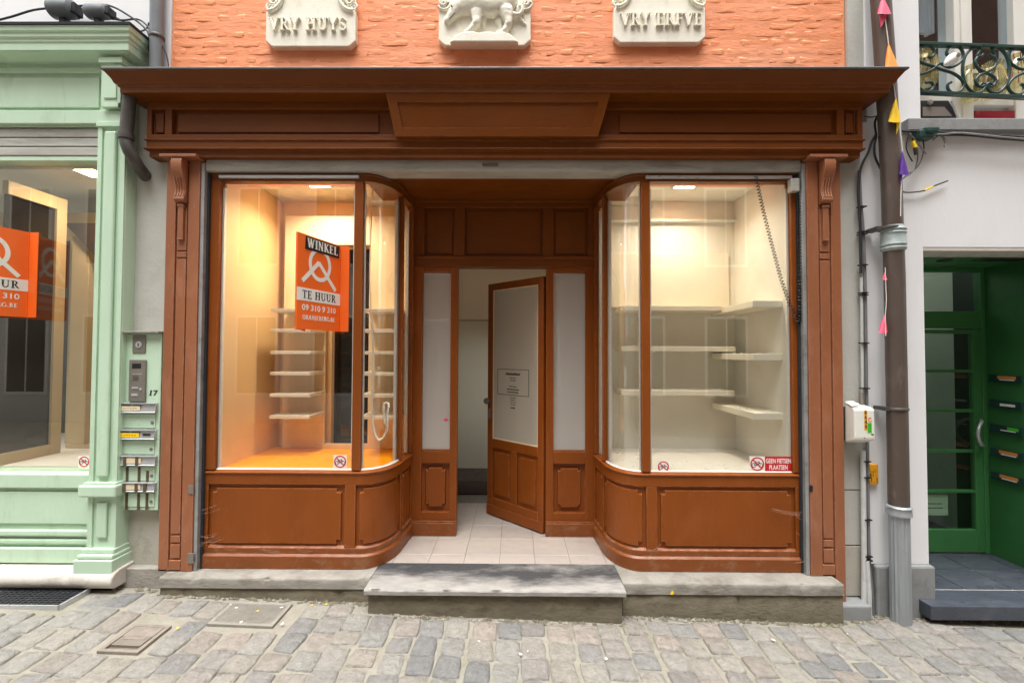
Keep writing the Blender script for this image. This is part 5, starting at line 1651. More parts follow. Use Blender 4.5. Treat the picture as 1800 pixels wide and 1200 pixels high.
# recess
D = .65
m = MB(); m.box(2.79, 3.92, .2005, D + .1, 2.190, 2.25); m.build('recess_ceiling', M['green'], wh)
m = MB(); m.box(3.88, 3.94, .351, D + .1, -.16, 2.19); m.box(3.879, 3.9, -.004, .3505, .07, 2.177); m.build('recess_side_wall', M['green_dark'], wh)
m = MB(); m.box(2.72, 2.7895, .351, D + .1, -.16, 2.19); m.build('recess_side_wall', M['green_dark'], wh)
m = MB(); m.prism([(3.52, .24, 2.187), (3.86, .24, 2.187), (3.86, .40, 2.187), (3.52, .40, 2.187)], (0, 0, .0025)); v = m.build('ceiling_vent', M['dark_room'], wh)
m = MB()
for q in ((3.515, 3.865, .235, .242), (3.515, 3.865, .398, .405), (3.515, 3.522, .2425, .3975), (3.858, 3.865, .2425, .3975)): m.box(q[0], q[1], q[2], q[3], 2.180, 2.1868)
m.build('vent_frame', M['green'], v)
c = P3(1656, 464, .30); m = MB(); m.lathe([(.045, 2.183), (.05, 2.1895), (.01, 2.1896)], (3.28, .36, 0), 'z', 18); m.build('ceiling_spot', M['dark_room'], wh, smooth=40)
# floor and step of the doorway
df = MB(); df.box(2.79, 3.90, .084, D + .15, -.22, -.156); df = df.build('doorway_floor', M['grout'], wh)
for (x0, x1) in ((2.80, 3.116), (3.125, 3.4505), (3.4595, 3.785), (3.794, 3.879)):
    for (y0, y1) in ((.092, .372), (.381, .655)):
        m = MB(); m.box(x0, x1, y0, y1, -.1555, -.150); m.build('tile', M['slate'], df, bevel=.0015, seg=1)
st = thing('slate_step', (3.6, -.03, -.2), 'projecting blue grey stone doorstep of the green doorway', 'doorstep')
m = MB(); m.box(2.690, 3.4525, -.128, .0825, -.242, -.152); m.build('slab', M['slate'], st, bevel=.005)
m = MB(); m.box(3.4555, 5.0, -.128, .0835, -.242, -.152); m.build('slab', M['slate'], st, bevel=.005)
m = MB(); m.box(2.81, 5.0, -.050, .0835, -.6, -.244); m.build('support', M['stone_low'], st)
# green door
gd = thing('green_door', (3.4, D, -.15), 'green glazed house door with narrow muntins at the back of the recess', 'door')
y0, y1 = D, D + .05
def gb(name, x0, x1, z0, z1, a=0.0, b=.05, mat='green', par=None, bev=.003):
    m = MB(); m.box(x0, x1, D + a, D + b, z0, z1); return m.build(name, M[mat], par or gd, bevel=bev)
Z = lambda py: P3(1680, py, D).z
gb('frame_post', 3.845, 3.8795, -.149, 2.189); gb('frame_post', 2.7905, 2.85, -.149, 2.189)
gb('transom_bar', 2.8505, 3.8445, Z(577), Z(547)); gb('frame_head', 2.8505, 3.8445, 2.155, 2.189)
fz_ = gb('transom_pane', 2.8505, 3.8445, Z(546), 2.1545, .015, .021, 'green_glass')
leaf = gb('leaf_stile', 3.775, 3.843, -.138, Z(579), .004, .046); gb('leaf_stile', 2.852, 2.92, -.138, Z(579), .004, .046)
gb('top_rail', 2.9205, 3.7745, Z(586), Z(579.2), .004, .046)
gb('bottom_rail', 2.9205, 3.7745, -.138, Z(931), .004, .046)
for py in (652, 722, 793, 864): gb('muntin', 2.9205, 3.7745, Z(py + 2.5), Z(py - 2.5), .008, .042)
gz_ = gb('pane', 2.9205, 3.7745, Z(931) + .001, Z(586) - .001, .022, .028, 'green_glass')
m = MB(); m.tube(smooth_pts([Vector((3.80 + .02, D + .003, Z(738))), Vector((3.79, D - .04, Z(739))), Vector((3.745, D - .062, Z(748))), Vector((3.728, D - .068, Z(760))), Vector((3.745, D - .062, Z(772))), Vector((3.79, D - .04, Z(781))), Vector((3.82, D + .003, Z(782)))], 5), .012, 10); m.build('handle', M['alu'], gd, smooth=60)
# hall behind the green door
gh = thing('green_door_hall', (3.4, 1.4, 0), 'dim grey hall seen through the glass of the green door', 'hall')
m = MB(); m.box(2.6, 3.42 + .18, 1.9, 2.0, -.2, 2.4); m.build('back_wall', M['render_grey'], gh)
m = MB(); m.box(3.60, 4.2, 1.95, 2.0, -.2, 2.4); m.build('dark_passage', M['dark_room'], gh)
m = MB(); m.box(2.6, 4.2, .81, 2.0, -.22, -.17); m.build('floor', M['dark_room'], gh)
m = MB(); m.box(2.6, 4.2, .76, .95, 2.35, 2.4); m.build('ceiling', M['render_grey'], gh)  # ceiling cut short: unseen opening added to let daylight in
m = MB(); m.box(4.1, 4.2, .76, 1.157, -.2, 2.35); m.box(2.6, 2.7, .76, 1.9, -.2, 2.35); m.build('side_wall', M['dark_room'], gh)
m = MB(); m.box(4.1, 4.2, 1.158, 1.9, -.2, 2.35); m.build('side_wall', M['render_grey'], gh)  # wall split dark and grey, painting the pale reflection in the door glass
xa, xb, za, zb = rng(1624, 1666, 869, 905, D + .030)
nt = thing('paper_notice', ((xa + xb) / 2, D + .03, za), 'white paper notice low behind the glass of the green door', 'notice')
m = MB(); m.box(xa, xb, D + .0285, D + .030, za, zb); m.build('sheet', M['white_print'], nt)
m = MB()
rnd = random.Random(3)
for k in range(2):
    u = xa + .03
    while u < xb - .05:
        w = rnd.uniform(.006, .014); m.box(u, u + w, D + .0280, D + .0284, za + .09 - k * .035, za + .098 - k * .035); u += w + .003
m.build('print', M['ink'], nt)
# letterbox flaps on the recess wall
for k, (py, lab, lb) in enumerate(((666, 'label_orange', 'orange and white label, topmost of five'), (711, None, 'white worn label, second from the top'), (754, 'sticker_green', 'bright green label in the middle'), (796, 'label_orange', 'orange and white label, fourth from the top'), (838, 'label_orange', 'orange and white label, lowest of five'))):
    z = CAM.z - (py - 624) * 3.63 / 800 + .002
    t = thing('letter_flap', (3.88, .5, z), 'dark green letterbox flap with ' + lb, 'letterbox', 'letterbox flaps on the green recess wall')
    m = MB(); m.box(3.866, 3.8785, .385, .625, z - .028, z + .028); fl = m.build('flap', M['iron_green'], t, bevel=.003)
    m = MB(); m.box(3.858, 3.8655, .385, .625, z - .032, z - .026); m.build('flap_lip', M['iron_green'], fl)
    if lab:
        m = MB(); m.box(3.8640, 3.8652, .42 if lab != 'sticker_green' else .41, .555 if lab != 'sticker_green' else .49, z - .004, z + .020); m.build('label', M[lab], fl)
    m = MB(); m.box(3.8632, 3.8638 + .001, .43, .54, z - .014, z - .006 + (.012 if not lab else 0)); m.build('name_strip', M['white_print'], fl)

# upper window -----------------------------------------------------------------
uw = thing('upper_window', (3.3, .18, 3.07), 'white framed sash window above the green doorway', 'window')
def ub(name, x0, x1, y0, y1, z0, z1, mat='white_paint', par=None, bev=.004):
    m = MB(); m.box(x0, x1, y0, y1, z0, z1); return m.build(name, M[mat], par or uw, bevel=bev)
ub('frame_post', 2.791, 2.82, .19, .30, 3.07, 4.99); ub('frame_post', 3.66, 3.879, .19, .30, 3.07, 4.99)
ub('mullion', 3.205, 3.335, .17, .30, 3.07, 4.99)
ub('mullion_bead', 3.245, 3.295, .155, .1695, 3.07, 4.99)
for a, b in ((2.821, 3.2045), (3.3355, 3.659)):
    ub('lower_rail', a, b, .20, .28, 3.30, 3.40); ub('bottom_rail', a, b, .20, .28, 3.07, 3.10)
    ub('pane', a, b, .235, .241, 3.4005, 4.99, 'upper_glass', bev=0); ub('lower_pane', a, b, .235, .241, 3.1005, 3.2995, 'upper_glass', bev=0)
ub('red_panel', 3.345, 3.63, .17, .178, 3.072, 3.245, 'pink_glass', bev=0)
ub('room_back', 2.4, 7.0, 1.4, 1.45, 2.9, 5.3, 'dark_room', bev=0)
ub('room_ceiling', 2.4, 7.0, .36, 1.46, 5.301, 5.35, 'dark_room', bev=0)
ub('room_side', 6.9, 7.0, .36, 1.399, 2.9, 5.3, 'dark_room', bev=0)
ub('curtain', 2.83, 2.93, .32, .36, 3.2, 5.0, 'pipe_grey', bev=0); ub('curtain', 3.35, 3.41, .32, .36, 3.3, 5.0, 'pipe_grey', bev=0)
m = MB()
for k in range(12):
    a = 2.93 + k * .024
    m.tube([Vector((a, .33, 3.92 + .012 * math.sin(k * 1.9))), Vector((a, .33, 4.6))], .014, 6)
m.build('scalloped_blind', M['white_print'], uw, smooth=60)
# railing
rl = thing('balcony_railing', (3.3, .03, 3.1), 'dark green wrought iron scroll railing in front of the upper window', 'railing')
Yr = .035
q = lambda x, y: P3(x, y, Yr)
m = MB(); a, b = q(1612, 78), q(1800, 85); b = a + (b - a) * 1.35
m.hexa([(a.x, Yr - .018, a.z - .011), (b.x, Yr - .018, b.z - .011), (b.x, Yr - .018, b.z + .011), (a.x, Yr - .018, a.z + .011)], [(a.x, Yr + .018, a.z - .011), (b.x, Yr + .018, b.z - .011), (b.x, Yr + .018, b.z + .011), (a.x, Yr + .018, a.z + .011)]); m.build('top_rail', M['iron_green'], rl, bevel=.003)
m = MB(); a, b = q(1617, 163), q(1800, 172); b = a + (b - a) * 1.35
m.hexa([(a.x, Yr - .018, a.z - .010), (b.x, Yr - .018, b.z - .010), (b.x, Yr - .018, b.z + .010), (a.x, Yr - .018, a.z + .010)], [(a.x, Yr + .018, a.z - .010), (b.x, Yr + .018, b.z - .010), (b.x, Yr + .018, b.z + .010), (a.x, Yr + .018, a.z + .010)]); m.build('bottom_rail', M['iron_green'], rl, bevel=.003)
def scroll(pts, r=.0095, dx=0, dy=0, flip=None):
    P = [q((2 * flip - x if flip else x) + dx, y + dy) for x, y in pts]
    m = MB(); m.tube(smooth_pts(P, 5), r, 8); return m.build('scroll', M['iron_green'], rl, smooth=60)
big = [(1728, 96), (1722, 101), (1718, 98), (1722, 88), (1716, 84), (1706, 88), (1696, 101), (1692, 122), (1695, 143), (1704, 158), (1716, 164), (1727, 160), (1732, 150), (1726, 147), (1722, 151)]
sinn = [(1725, 99), (1718, 101), (1714, 109), (1717, 118), (1726, 125), (1737, 130), (1746, 135), (1750, 142), (1747, 150), (1740, 153), (1735, 150)]
cross1 = [(1631, 100), (1637, 101), (1642, 95), (1640, 86), (1630, 80), (1619, 84), (1613, 94)]
xa_ = [(1666, 99), (1664, 92), (1669, 83), (1679, 81), (1689, 86), (1693, 97), (1690, 107), (1681, 115), (1668, 119), (1652, 112), (1640, 122), (1628, 128), (1614, 132)]
xb_ = [(1612, 106), (1624, 112), (1640, 117), (1655, 123), (1672, 128), (1687, 137), (1694, 149), (1688, 160), (1676, 164), (1667, 158), (1666, 149), (1672, 145)]
xc_ = [(1628, 146), (1636, 145), (1641, 151), (1637, 159), (1626, 161), (1616, 155)]
for pts in (big, cross1, xa_, xb_, xc_): scroll(pts)
scroll(big, flip=1733); scroll(sinn); scroll(sinn, flip=1733, dx=-1)
m = MB()
for pts in (cross1, xa_, xb_, xc_):
    pass
scroll([(x + 158, y + 4) for x, y in cross1]); scroll([(2 * 1733 - x, y + 3) for x, y in xa_]); scroll([(2 * 1733 - x, y + 3) for x, y in xb_])
# things behind the railing
def orn(px, py0, py1, wpx, lb, k):
    a, b = P3(px, py1, .10), P3(px, py0, .10)
    r = wpx / 2 / 255
    t = thing('wrapped_ornament', (a.x, .10, a.z), lb, 'ornament', 'yellowish ornaments behind the railing')
    h = b.z - a.z
    m = MB(); m.lathe([(r * .75, 0), (r, h * .35), (r * .9, h * .7), (r * .55, h * .88), (r * .7, h)], (a.x, .10, a.z), 'z', 9); m.build('wrapper', M['cello'], t)
    m = MB()
    for j in range(9):
        an = 2 * math.pi * j / 9
        m.tube([Vector((a.x + r * 1.02 * math.cos(an), .10 + r * 1.02 * math.sin(an), a.z + h * .33)), Vector((a.x + r * .57 * math.cos(an), .10 + r * .57 * math.sin(an), a.z + h * .88)), Vector((a.x + r * .74 * math.cos(an), .10 + r * .74 * math.sin(an), a.z + h * 1.0))], .0025, 5)
    m.build('gold_trim', M['cream_board'] if k != 2 else M['red'], t)
orn(1630, 88, 150, 36, 'yellowish wrapped ornament behind the left end of the railing', 0)
orn(1706, 118, 178, 30, 'yellowish wrapped ornament hanging in front of the white mullion', 1)
orn(1746, 112, 170, 42, 'yellowish wrapped ornament behind the round railing scrolls', 1)
orn(1790, 98, 160, 36, 'yellowish wrapped ornament with red trim at the edge of the photo', 2)
c = P3(1672, 106, .0)
t = thing('glass_float', (c.x, 0, c.z), 'white glass drop ornament hung on the railing', 'ornament')
ax = Vector((.8, 0, .6)).normalized()
m = MB(); m.tube([c + ax * d for d in (-.062, -.05, -.03, 0, .025, .045, .055)], [.004, .014, .026, .038, .036, .022, .006], 12); m.build('drop', M['white_print'], t, smooth=70)
m = MB(); m.lathe([(.016, -.040), (.014, -.042), (.004, -.0425)], (c.x + .012, 0, c.z + .012), 'y', 12); m.build('dark_eye', M['gun_metal'], t)
a = P3(1650, 192, .06)
t = thing('floodlight', (a.x, .06, a.z), 'large black floodlight leaning on the window sill behind the railing', 'floodlight')
q0 = [P3(x, y, .02) for x, y in ((1617, 176), (1668, 176), (1686, 206), (1617, 206))]
m = MB(); m.prism(q0, (0, .12, 0)); m.build('housing', M['black'], t, bevel=.008)
m = MB(); g4 = [P3(x, y, .017) for x, y in ((1622, 188), (1660, 188), (1674, 204), (1622, 204))]; m.prism(g4, (0, .002, 0)); m.build('lens', M['gun_metal'], t)
m = MB(); m.lathe([(.018, -.012), (.016, -.02), (.005, -.022)], P3(1632, 182, .02), 'y', 12); m.build('sensor', M['gun_metal'], t, smooth=50)
m = MB(); m.tube([P3(1672, 178, .01), P3(1684, 207, .01)], .006, 6); m.build('edge_trim', M['alu'], t)

# ================================================================== RIGHT PIPES, CABLES, BOXES
t = thing('brown_downpipe', (2.6, -.1, -.3), 'tall brown downpipe with weathered collar and galvanised foot on the white house', 'downpipe')
pth = [P3(1544, -60, -.10), P3(1555, 100, -.10), P3(1566, 300, -.10), P3(1572, 480, -.10), P3(1577, 720, -.10), P3(1580, 893, -.10)]
m = MB(); m.tube(pth, .058, 18); m.build('pipe', M['pipe_brown'], t, smooth=40)
a, b = P3(1580, 893, -.10), P3(1584, 1104, -.10)
m = MB()
n = 30
prof = lambda k: .054 * (1 + (.05 if k % 2 else -.03))
vs = []
for p in (a, b):
    for k in range(n): vs.append(p + Vector((prof(k) * math.cos(2 * math.pi * k / n), prof(k) * math.sin(2 * math.pi * k / n), 0)))
m.add(vs, [(k, (k + 1) % n, n + (k + 1) % n, n + k) for k in range(n)] + [tuple(range(n)), tuple(range(n, 2 * n))]); m.build('galvanised_foot', M['galv'], t)
m = MB(); m.lathe([(.060, -.045), (.070, -.040), (.068, -.02), (.066, .0), (.072, .012), (.066, .02), (.060, .022)], a, 'z', 18); m.build('foot_collar', M['galv'], t, smooth=40)
c = P3(1570, 420, -.10)
m = MB(); m.lathe([(.060, -.085), (.068, -.075), (.072, -.066), (.066, -.058), (.066, -.048), (.073, -.042), (.068, -.030), (.068, .028), (.073, .034), (.067, .042), (.067, .050), (.073, .057), (.066, .066), (.060, .085)], c, 'z', 18); m.build('collar', M['strap'], t, smooth=30)
for py, r in ((402, .061), (718, .061)):
    c = P3(1576 if py > 500 else 1562, py, -.10)
    m = MB(); m.lathe([(r, -.010), (r + .004, -.006), (r + .004, .006), (r, .010)], c, 'z', 18); m.box(c.x - r - .03, c.x - r + .01, -.12, -.02, c.z - .012, c.z + .012); m.build('clamp', M['pipe_dark'], t, smooth=40)
# conduits
t = thing('cable_conduits', (2.36, -.03, -.3), 'pair of slim pale and grey conduits with black ties running down the pier', 'conduit')
m = MB(); m.tube([P3(1514, 487, -.03), P3(1516, 690, -.03)], .0095, 8); m.build('pale_conduit', M['conduit'], t, smooth=60)
m = MB(); m.tube([P3(1517, 792, -.03), P3(1519, 1000, -.03), P3(1518, 1100, -.05)], .0165, 10); m.build('pale_conduit', M['conduit'], t, smooth=60)
m = MB(); m.tube([P3(1524, 985, -.045), P3(1528, 1040, -.05), P3(1529, 1103, -.06)], .014, 10); m.build('pale_conduit', M['conduit'], t, smooth=60)
m = MB(); m.tube(smooth_pts([P3(x, y, -.025) for x, y in ((1510, 300), (1513, 360), (1517, 405), (1520, 480), (1522, 600), (1523, 690), (1525, 800), (1526, 900), (1528, 985), (1533, 1040), (1535, 1095))], 3), .010, 8); m.build('grey_conduit', M['conduit_grey'], t, smooth=60)
m = MB(); m.tube([P3(1515, 690, -.035), P3(1515, 716, -.05)], .014, 8); m.build('sleeve', M['gun_metal'], t, smooth=60)
for py in (364, 408, 412, 466, 515, 519, 603, 682, 810, 838, 912, 976, 983, 1082):
    c = P3(1512.5 + (py - 364) * .016, py, -.03)
    m = MB(); m.box(c.x - .016, c.x + .030, -.052, -.012, c.z - .004, c.z + .004); m.build('cable_tie', M['black'], t, bevel=.001)
m = MB()
m.tube(smooth_pts([P3(x, y, -.05) for x, y in ((1540, 236), (1532, 250), (1526, 268), (1517, 285), (1511, 305), (1509, 340), (1512, 400), (1513, 480))], 5), .008, 7)
m.tube(smooth_pts([P3(x, y, -.05) for x, y in ((1545, 200), (1538, 215), (1540, 240), (1537, 255), (1538, 275), (1547, 295), (1552, 304))], 5), .007, 7)
m.tube(smooth_pts([P3(x, y, -.045) for x, y in ((1520, 205), (1535, 206), (1552, 199))], 4), .004, 6)
tag(m.build('black_cables', M['cable'], smooth=60), 'black cables dropping from the brown downpipe to the conduits', 'cable')
t = thing('cable_bundle', (2.9, -.05, 2.9), 'tangle of black cables with a dark junction box under the stone window sill', 'cable')
m = MB()
m.tube(smooth_pts([P3(x, y, -.075) for x, y in ((1586, 231), (1640, 232), (1700, 235), (1760, 239), (1840, 244))], 3), .008, 7)
m.tube(smooth_pts([P3(x, y, -.07) for x, y in ((1640, 238), (1700, 238), (1760, 244), (1840, 250))], 3), .007, 7)
m.build('sill_cables', M['cable'], t, smooth=60)
m = MB()
m.tube(smooth_pts([P3(x, y, -.08) for x, y in ((1640, 236), (1660, 236), (1690, 234), (1760, 241), (1830, 247))], 3), .006, 7)
m.tube(smooth_pts([P3(x, y, -.06) for x, y in ((1640, 234), (1650, 235), (1658, 242), (1662, 252), (1660, 258))], 4), .007, 7)
m.tube(smooth_pts([P3(x, y, -.06) for x, y in ((1580, 240), (1590, 232), (1600, 236), (1612, 250), (1628, 271))], 4), .005, 7)
m.tube([P3(1640, 246, -.05), P3(1652, 236, -.05)], .005, 6)
m.build('grey_cables', M['cable_grey'], t, smooth=60)
a = P3(1622, 238, -.06)
m = MB(); m.box(a.x - .055, a.x + .05, -.10, -.03, a.z - .035, a.z + .025); m.box(a.x - .02, a.x + .075, -.11, -.06, a.z - .005, a.z + .040); m.build('junction_box', M['iron_green'], t, bevel=.012)
m = MB(); m.tube([P3(1604, 249, -.07), P3(1609, 260, -.075)], .012, 8); m.build('yellow_plug', M['flag_yellow'], t, smooth=50)
m = MB(); m.tube([P3(1608, 260, -.075), P3(1610, 272, -.075)], .010, 8)
m.tube(smooth_pts([P3(x, y, -.06) for x, y in ((1596, 240), (1593, 258), (1597, 272), (1604, 284))], 4), .004, 6)
m.tube(smooth_pts([P3(x, y, -.06) for x, y in ((1622, 245), (1624, 262), (1618, 285), (1606, 300), (1596, 305), (1588, 314))], 4), .004, 6)
m.tube(smooth_pts([P3(x, y, -.07) for x, y in ((1612, 262), (1613, 280), (1606, 300), (1590, 312))], 4), .004, 6)
m.tube(smooth_pts([P3(x, y, -.06) for x, y in ((1580, 235), (1583, 260), (1580, 280), (1584, 290))], 4), .003, 6)
m.tube(smooth_pts([P3(x, y, -.10) for x, y in ((1545, 240), (1552, 246), (1570, 247), (1585, 245))], 4), .004, 6)
m.build('loose_ends', M['cable'], t, smooth=60)
m = MB(); m.tube(smooth_pts([P3(x, y, -.03) for x, y in ((1582, 334), (1590, 338), (1605, 338), (1625, 335), (1642, 327), (1666, 318))], 4), .0045, 6)
cb = m.build('stub_cable', M['cable'], smooth=60); tag(cb, 'short black cable stub curling out from the white wall', 'cable')
m = MB(); m.tube([P3(1626, 335, -.031), P3(1640, 328, -.031)], .0062, 7); m.build('yellow_tape', M['flag_yellow'], cb, smooth=60)

# meter box
mt_ = thing('meter_box', (2.3, -.07, .9), 'white plastic meter box numbered 6649 mounted over the conduits', 'meter box')
xa, xb, za, zb = rng(1501, 1537, 716, 782, -.125)
m = MB()
m.prism([(xa, y, z) for y, z in ((-.04, za + .0), (-.128, za + .028), (-.132, za + .05), (-.132, zb - .02), (-.122, zb - .002), (-.04, zb + .012))], (xb - xa, 0, 0)); m.build('cover', M['meter'], mt_, bevel=.010)
m = MB(); m.box(xa + .006, xb - .02, -.0395, -.002, za + .01, zb - .005); m.build('back_plate', M['gun_metal'], mt_, bevel=.004)
m = MB(); m.prism([(xa - .004, -.115, zb + .0), (xa + .05, -.115, zb + .012), (xa + .05, -.05, zb + .026), (xa - .004, -.05, zb + .022)], (0, .0, .012)); m.build('lid_flap', M['white_paint'], mt_, bevel=.006)
fmm = frame((xa, -.1322, za), (1, 0, 0), (0, 0, 1))
W_, H_ = xb - xa, zb - za
m = MB(fmm); m.box(.47 * W_, .61 * W_, .40 * H_, .93 * H_, .0, .0008); m.build('number_strip', M['brass_yellow'], mt_)
m = MB(fmm)
for k, d in enumerate('6649'): sans_text(m, d, .024, .54 * W_, (.825 - k * .128) * H_, .0009, .0005, bold=.015)
m.build('lettering', M['ink'], mt_)
m = MB(fmm); m.box(.62 * W_, .82 * W_, .33 * H_, .60 * H_, .0009, .0016); m.build('green_sticker', M['sticker_green'], mt_)
m = MB(fmm)
for k in range(4): m.box(.66 * W_, .78 * W_, (.38 + k * .05) * H_, (.39 + k * .05) * H_, .0017, .0021)
m.build('sticker_print', M['ink'], mt_)
m = MB(fmm)
for i, qd in enumerate(ring(.76 * W_, .68 * H_, .011, .012, 60, 330, .006, 10)): m.prism([Vector((x, y, .0003)) for x, y in qd], (0, 0, .0006 + (i % 3) * .0001))
m.build('round_logo', M['sign_orange'], mt_)
m = MB(fmm); m.box(.80 * W_, .92 * W_, .26 * H_, .31 * H_, .0, .0008); m.prism([(.44 * W_, .175 * H_, .0), (.52 * W_, .195 * H_, .0), (.44 * W_, .215 * H_, .0)], (0, 0, .0008)); m.build('small_marks', M['gun_metal'], mt_)
# orange hydrant plate
xa, xb, za, zb = rng(1526.5, 1544, 816, 851, -.03)
hp_ = thing('hydrant_plate', ((xa + xb) / 2, -.03, za), 'small orange yellow marker plate with black figures below the meter box', 'sign')
m = MB(); m.box(xa, xb, -.032, -.007, za, zb); m.build('plate', M['brass_yellow'], hp_, bevel=.004)
fmm = frame((xa, -.0325, za), (1, 0, 0), (0, 0, 1)); W_, H_ = xb - xa, zb - za
m = MB(fmm)
m.box(.0 * W_, .80 * W_, .645 * H_, .660 * H_, 0, .0008); m.box(.06 * W_, .20 * W_, .75 * H_, .77 * H_, 0, .0008); m.box(.5 * W_, .78 * W_, .74 * H_, .75 * H_, 0, .0008)
sans_text(m, '6', .026, .22 * W_, .40 * H_, 0, .0008); m.box(.42 * W_, .46 * W_, .38 * H_, .63 * H_, 0, .0008); m.box(.68 * W_, .74 * W_, .40 * H_, .43 * H_, 0, .0008)
sans_text(m, '1.1', .034, .56 * W_, .09 * H_, 0, .0008); m.build('lettering', M['ink'], hp_)

# bunting
m = MB()
m.tube(smooth_pts([P3(x, y, -.16) for x, y in ((1553, -30), (1556, 30), (1562, 78), (1566, 118), (1574, 172), (1580, 215), (1586, 262), (1587, 290), (1584, 330), (1583, 380))], 4), .0028, 6)
m.tube(smooth_pts([P3(x, y, -.155) for x, y in ((1556, 470), (1557, 500), (1558, 530), (1556, 560), (1557, 590))], 4), .0022, 6)
tag(m.build('bunting_cord', M['white_print'], smooth=60), 'thin pale bunting cord tied along the brown downpipe', 'cord')
def pennant(px, py0, py1, wpx, mat, lb, lean=0.0, tail=None, Y=-.165):
    a, b = P3(px, py0, Y), P3(px + lean, py1, Y)
    r = wpx / 2 / 268
    t = thing('pennant', a, lb, 'pennant', 'cloth pennants strung on the brown downpipe')
    m = MB()
    n = 14
    d = b - a
    rings = []
    for k, (f, rr) in enumerate(((0, .06), (.3, .38), (.65, .72), (1.0, 1.0))):
        ring_ = []
        for j in range(n):
            an = 2 * math.pi * j / n
            w = 1 + .12 * math.sin(an * 3 + k)
            ring_.append(a + d * f + Vector((r * rr * w * math.cos(an), r * rr * w * .6 * math.sin(an), r * .45 * f * math.sin(an))))
        rings.append(ring_)
    inner = [[p + (a + d * f - p) * .10 for p in rg] for rg, f in zip(rings, (0, .3, .65, 1.0))]
    allr = rings + inner[::-1]
    vs = [p for rg in allr for p in rg]
    fs = [(i * n + j, i * n + (j + 1) % n, (i + 1) * n + (j + 1) % n, (i + 1) * n + j) for i in range(len(allr) - 1) for j in range(n)]
    fs += [((len(allr) - 1) * n + j, (len(allr) - 1) * n + (j + 1) % n, (j + 1) % n, j) for j in range(n)]
    m.add(vs, fs); m.build('cloth', M[mat], t, smooth=70)
    if tail:
        m = MB(); p0, p1, p2 = P3(tail[0], tail[1], Y - .002), P3(tail[2], tail[3], Y - .002), P3(tail[4], tail[5], Y - .002); m.prism([p0, p1, p2], (0, .004, 0)); m.build('tail', M[mat], t)
pennant(1552, -6, 25, 22, 'flag_pink', 'pink cone pennant at the top edge of the brown downpipe', 1, (1546, 26, 1560, 28, 1549, 48))
pennant(1562, 77, 117, 21, 'flag_orange', 'orange cone pennant level with the orange brick wall', 4)
pennant(1575, 172, 214, 20, 'flag_yellow', 'yellow cone pennant just below the brown cornice end', -4, (1577, 216, 1583, 214, 1576, 236))
pennant(1586, 266, 306, 16, 'flag_purple', 'purple cone pennant beside the hanging cable tangle', 2, (1581, 280, 1587, 306, 1583, 323))
pennant(1555, 479, 491, 8, 'flag_pink', 'tiny pink pennant peeping from behind the brown downpipe', 0, None, -.14)
pennant(1556, 552, 583, 14, 'flag_pink', 'lower pink pennant hanging left of the brown downpipe', -5, (1548, 578, 1558, 574, 1557, 591), -.14)

# ================================================================== COBWEBS
rnd = random.Random(4)
cw = thing('cobwebs', (-1.9, -.02, .2), 'dusty cobweb threads slung across the bottom corners of the panelled stall risers', 'cobweb')
def web(px, py, dx, dy, n, Y0, Y1):
    m = MB()
    for k in range(max(2, n - 2)):
        a = P3(px + rnd.uniform(-6, 6), py + rnd.uniform(-4, 4), Y0)
        b = P3(px + dx + rnd.uniform(-8, 8), py + dy + rnd.uniform(-5, 5), Y1)
        c = (a + b) / 2 + Vector((0, 0, -.006 - .01 * rnd.random()))
        m.tube(smooth_pts([a, c, b], 4), .00045, 4)
    stuff(m.build('web_threads', M['web'], cw))
for q in ((348, 900, 34, -9, 5, -.03, -.004), (352, 941, 26, -5, 5, -.03, -.004), (352, 956, 34, -13, 6, -.03, -.004), (388, 958, 26, 8, 4, -.004, -.012), (455, 962, 40, 7, 5, -.004, -.012),
          (520, 962, 22, 3, 3, -.004, -.012), (600, 955, 10, 6, 4, -.006, -.012), (1362, 897, 50, 4, 6, -.006, -.03), (1400, 903, 20, 12, 3, -.004, -.03), (1136, 966, 26, -6, 4, -.004, -.012), (1370, 985, 52, -4, 5, .0, -.03), (1402, 935, 18, 8, 3, -.004, -.03)):
    web(*q)

# soil and moss gathered where the paving meets the stone
rnd = random.Random(31)
m = MB(); m2 = MB()
for k in range(420):
    x = rnd.uniform(-2.7, 3.4)
    yb = -.075 if x < -2.33 else (-.135 if x < -.94 else (-.255 if x < .70 else (-.165 if x < 2.1 else (-.11 if x < 2.35 else -.05))))
    y = yb - abs(rnd.gauss(0, .016))
    z = ground_z(x) - .008
    s, hh = rnd.uniform(.006, .024), rnd.uniform(.006, .018)
    a0 = rnd.uniform(0, 6.28)
    q = [(x + s * rnd.uniform(.7, 1.3) * math.cos(a0 + j * 1.257), y + s * .7 * rnd.uniform(.7, 1.3) * math.sin(a0 + j * 1.257), z) for j in range(5)]
    mb_ = m if rnd.random() < .72 else m2
    mb_.add(q + [(x + rnd.uniform(-.3, .3) * s, y, z + hh)], [(0, 1, 5), (1, 2, 5), (2, 3, 5), (3, 4, 5), (4, 0, 5), (4, 3, 2, 1, 0)])
o = stuff(m.build('soil_crumbs', M['stone_low'])); tag(o, 'dark soil crumbs gathered along the joint between paving and stone base', 'soil')
o = stuff(m2.build('sand_crumbs', M['sand'])); tag(o, 'pale sandy crumbs gathered along the joint between paving and stone base', 'sand')

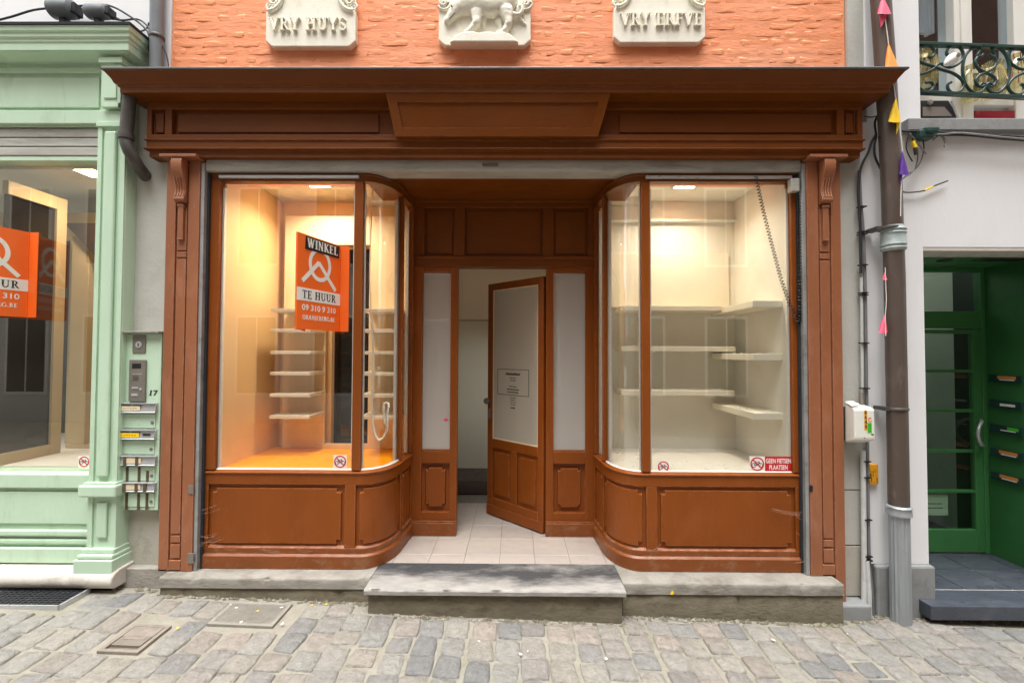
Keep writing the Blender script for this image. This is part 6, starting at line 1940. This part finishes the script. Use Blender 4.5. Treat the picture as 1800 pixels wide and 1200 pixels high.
# ================================================================== LITTER
rnd = random.Random(21)
m = MB()
for k in range(11):
    x, y = rnd.uniform(-2.6, 2.7), rnd.uniform(-.42, -.2)
    if -.95 < x < .72: y -= .2
    z = ground_z(x) + .006
    s = rnd.uniform(.004, .010); a = rnd.uniform(0, 6.28)
    m.prism([(x + s * 1.5 * math.cos(a), y + s * 1.5 * math.sin(a), z), (x + s * math.cos(a + 1.6), y + s * math.sin(a + 1.6), z), (x + s * 1.3 * math.cos(a + 3.1), y + s * 1.3 * math.sin(a + 3.1), z), (x + s * .7 * math.cos(a + 4.7), y + s * .7 * math.sin(a + 4.7), z)], (0, 0, .003))
o = stuff(m.build('paper_litter', M['white_print'])); tag(o, 'pale paper and leaf scraps lying along the foot of the plinth', 'litter')
m = MB()
for (px, py) in ((573, 1064), (453, 1076), (312, 1106), (548, 1066)):
    p = ground_pt(px, py); s = .007
    m.prism([(p.x - s, p.y - s * .6, p.z + .008), (p.x + s, p.y - s * .5, p.z + .008), (p.x + s * .7, p.y + s * .8, p.z + .010), (p.x - s * .8, p.y + s * .6, p.z + .009)], (0, 0, .002))
o = stuff(m.build('leaf_litter', M['flag_yellow'])); tag(o, 'few yellow leaf scraps on the paving left of the doorstep', 'litter')

# ================================================================== HOUSES ACROSS THE STREET (seen in the reflections)
def opposite(x0, x1, h, mat, lb):
    t = thing('house_opposite', ((x0 + x1) / 2, -7.0, -.3), lb, 'house')
    m = MB(); m.box(x0, x1, -7.4, -7.0, -.5, h); w = m.build('facade', M[mat], t)
    n = max(2, int((x1 - x0) / 1.7))
    for f in range(3):
        for k in range(n):
            cx = x0 + (x1 - x0) * (k + .5) / n
            z0 = .5 + f * 2.9
            if z0 + 1.7 > h: continue
            m = MB(); m.box(cx - .48, cx + .48, -7.02, -6.985, z0, z0 + 1.8); fr_ = m.build('window', M['white_paint'], t)
            m = MB(); m.box(cx - .42, cx - .02, -6.984, -6.975, z0 + .06, z0 + 1.74); m.box(cx + .02, cx + .42, -6.984, -6.975, z0 + .06, z0 + 1.74); m.build('pane', M['dark_gloss'], fr_)
    m = MB(); m.box(x0, x1, -7.4, -6.85, h, h + .25); m.build('eaves', M['white_paint'], t)
opposite(-24.0, -3.2, 10.2, 'opp_plaster', 'pale plastered house across the street reflected in the shop glass')
opposite(-3.15, 1.9, 9.4, 'opp_brick', 'brown brick house across the street reflected in the shop glass')
opposite(1.95, 24.0, 15.0, 'opp_brick', 'taller brown brick house across the street reflected in the sash window')
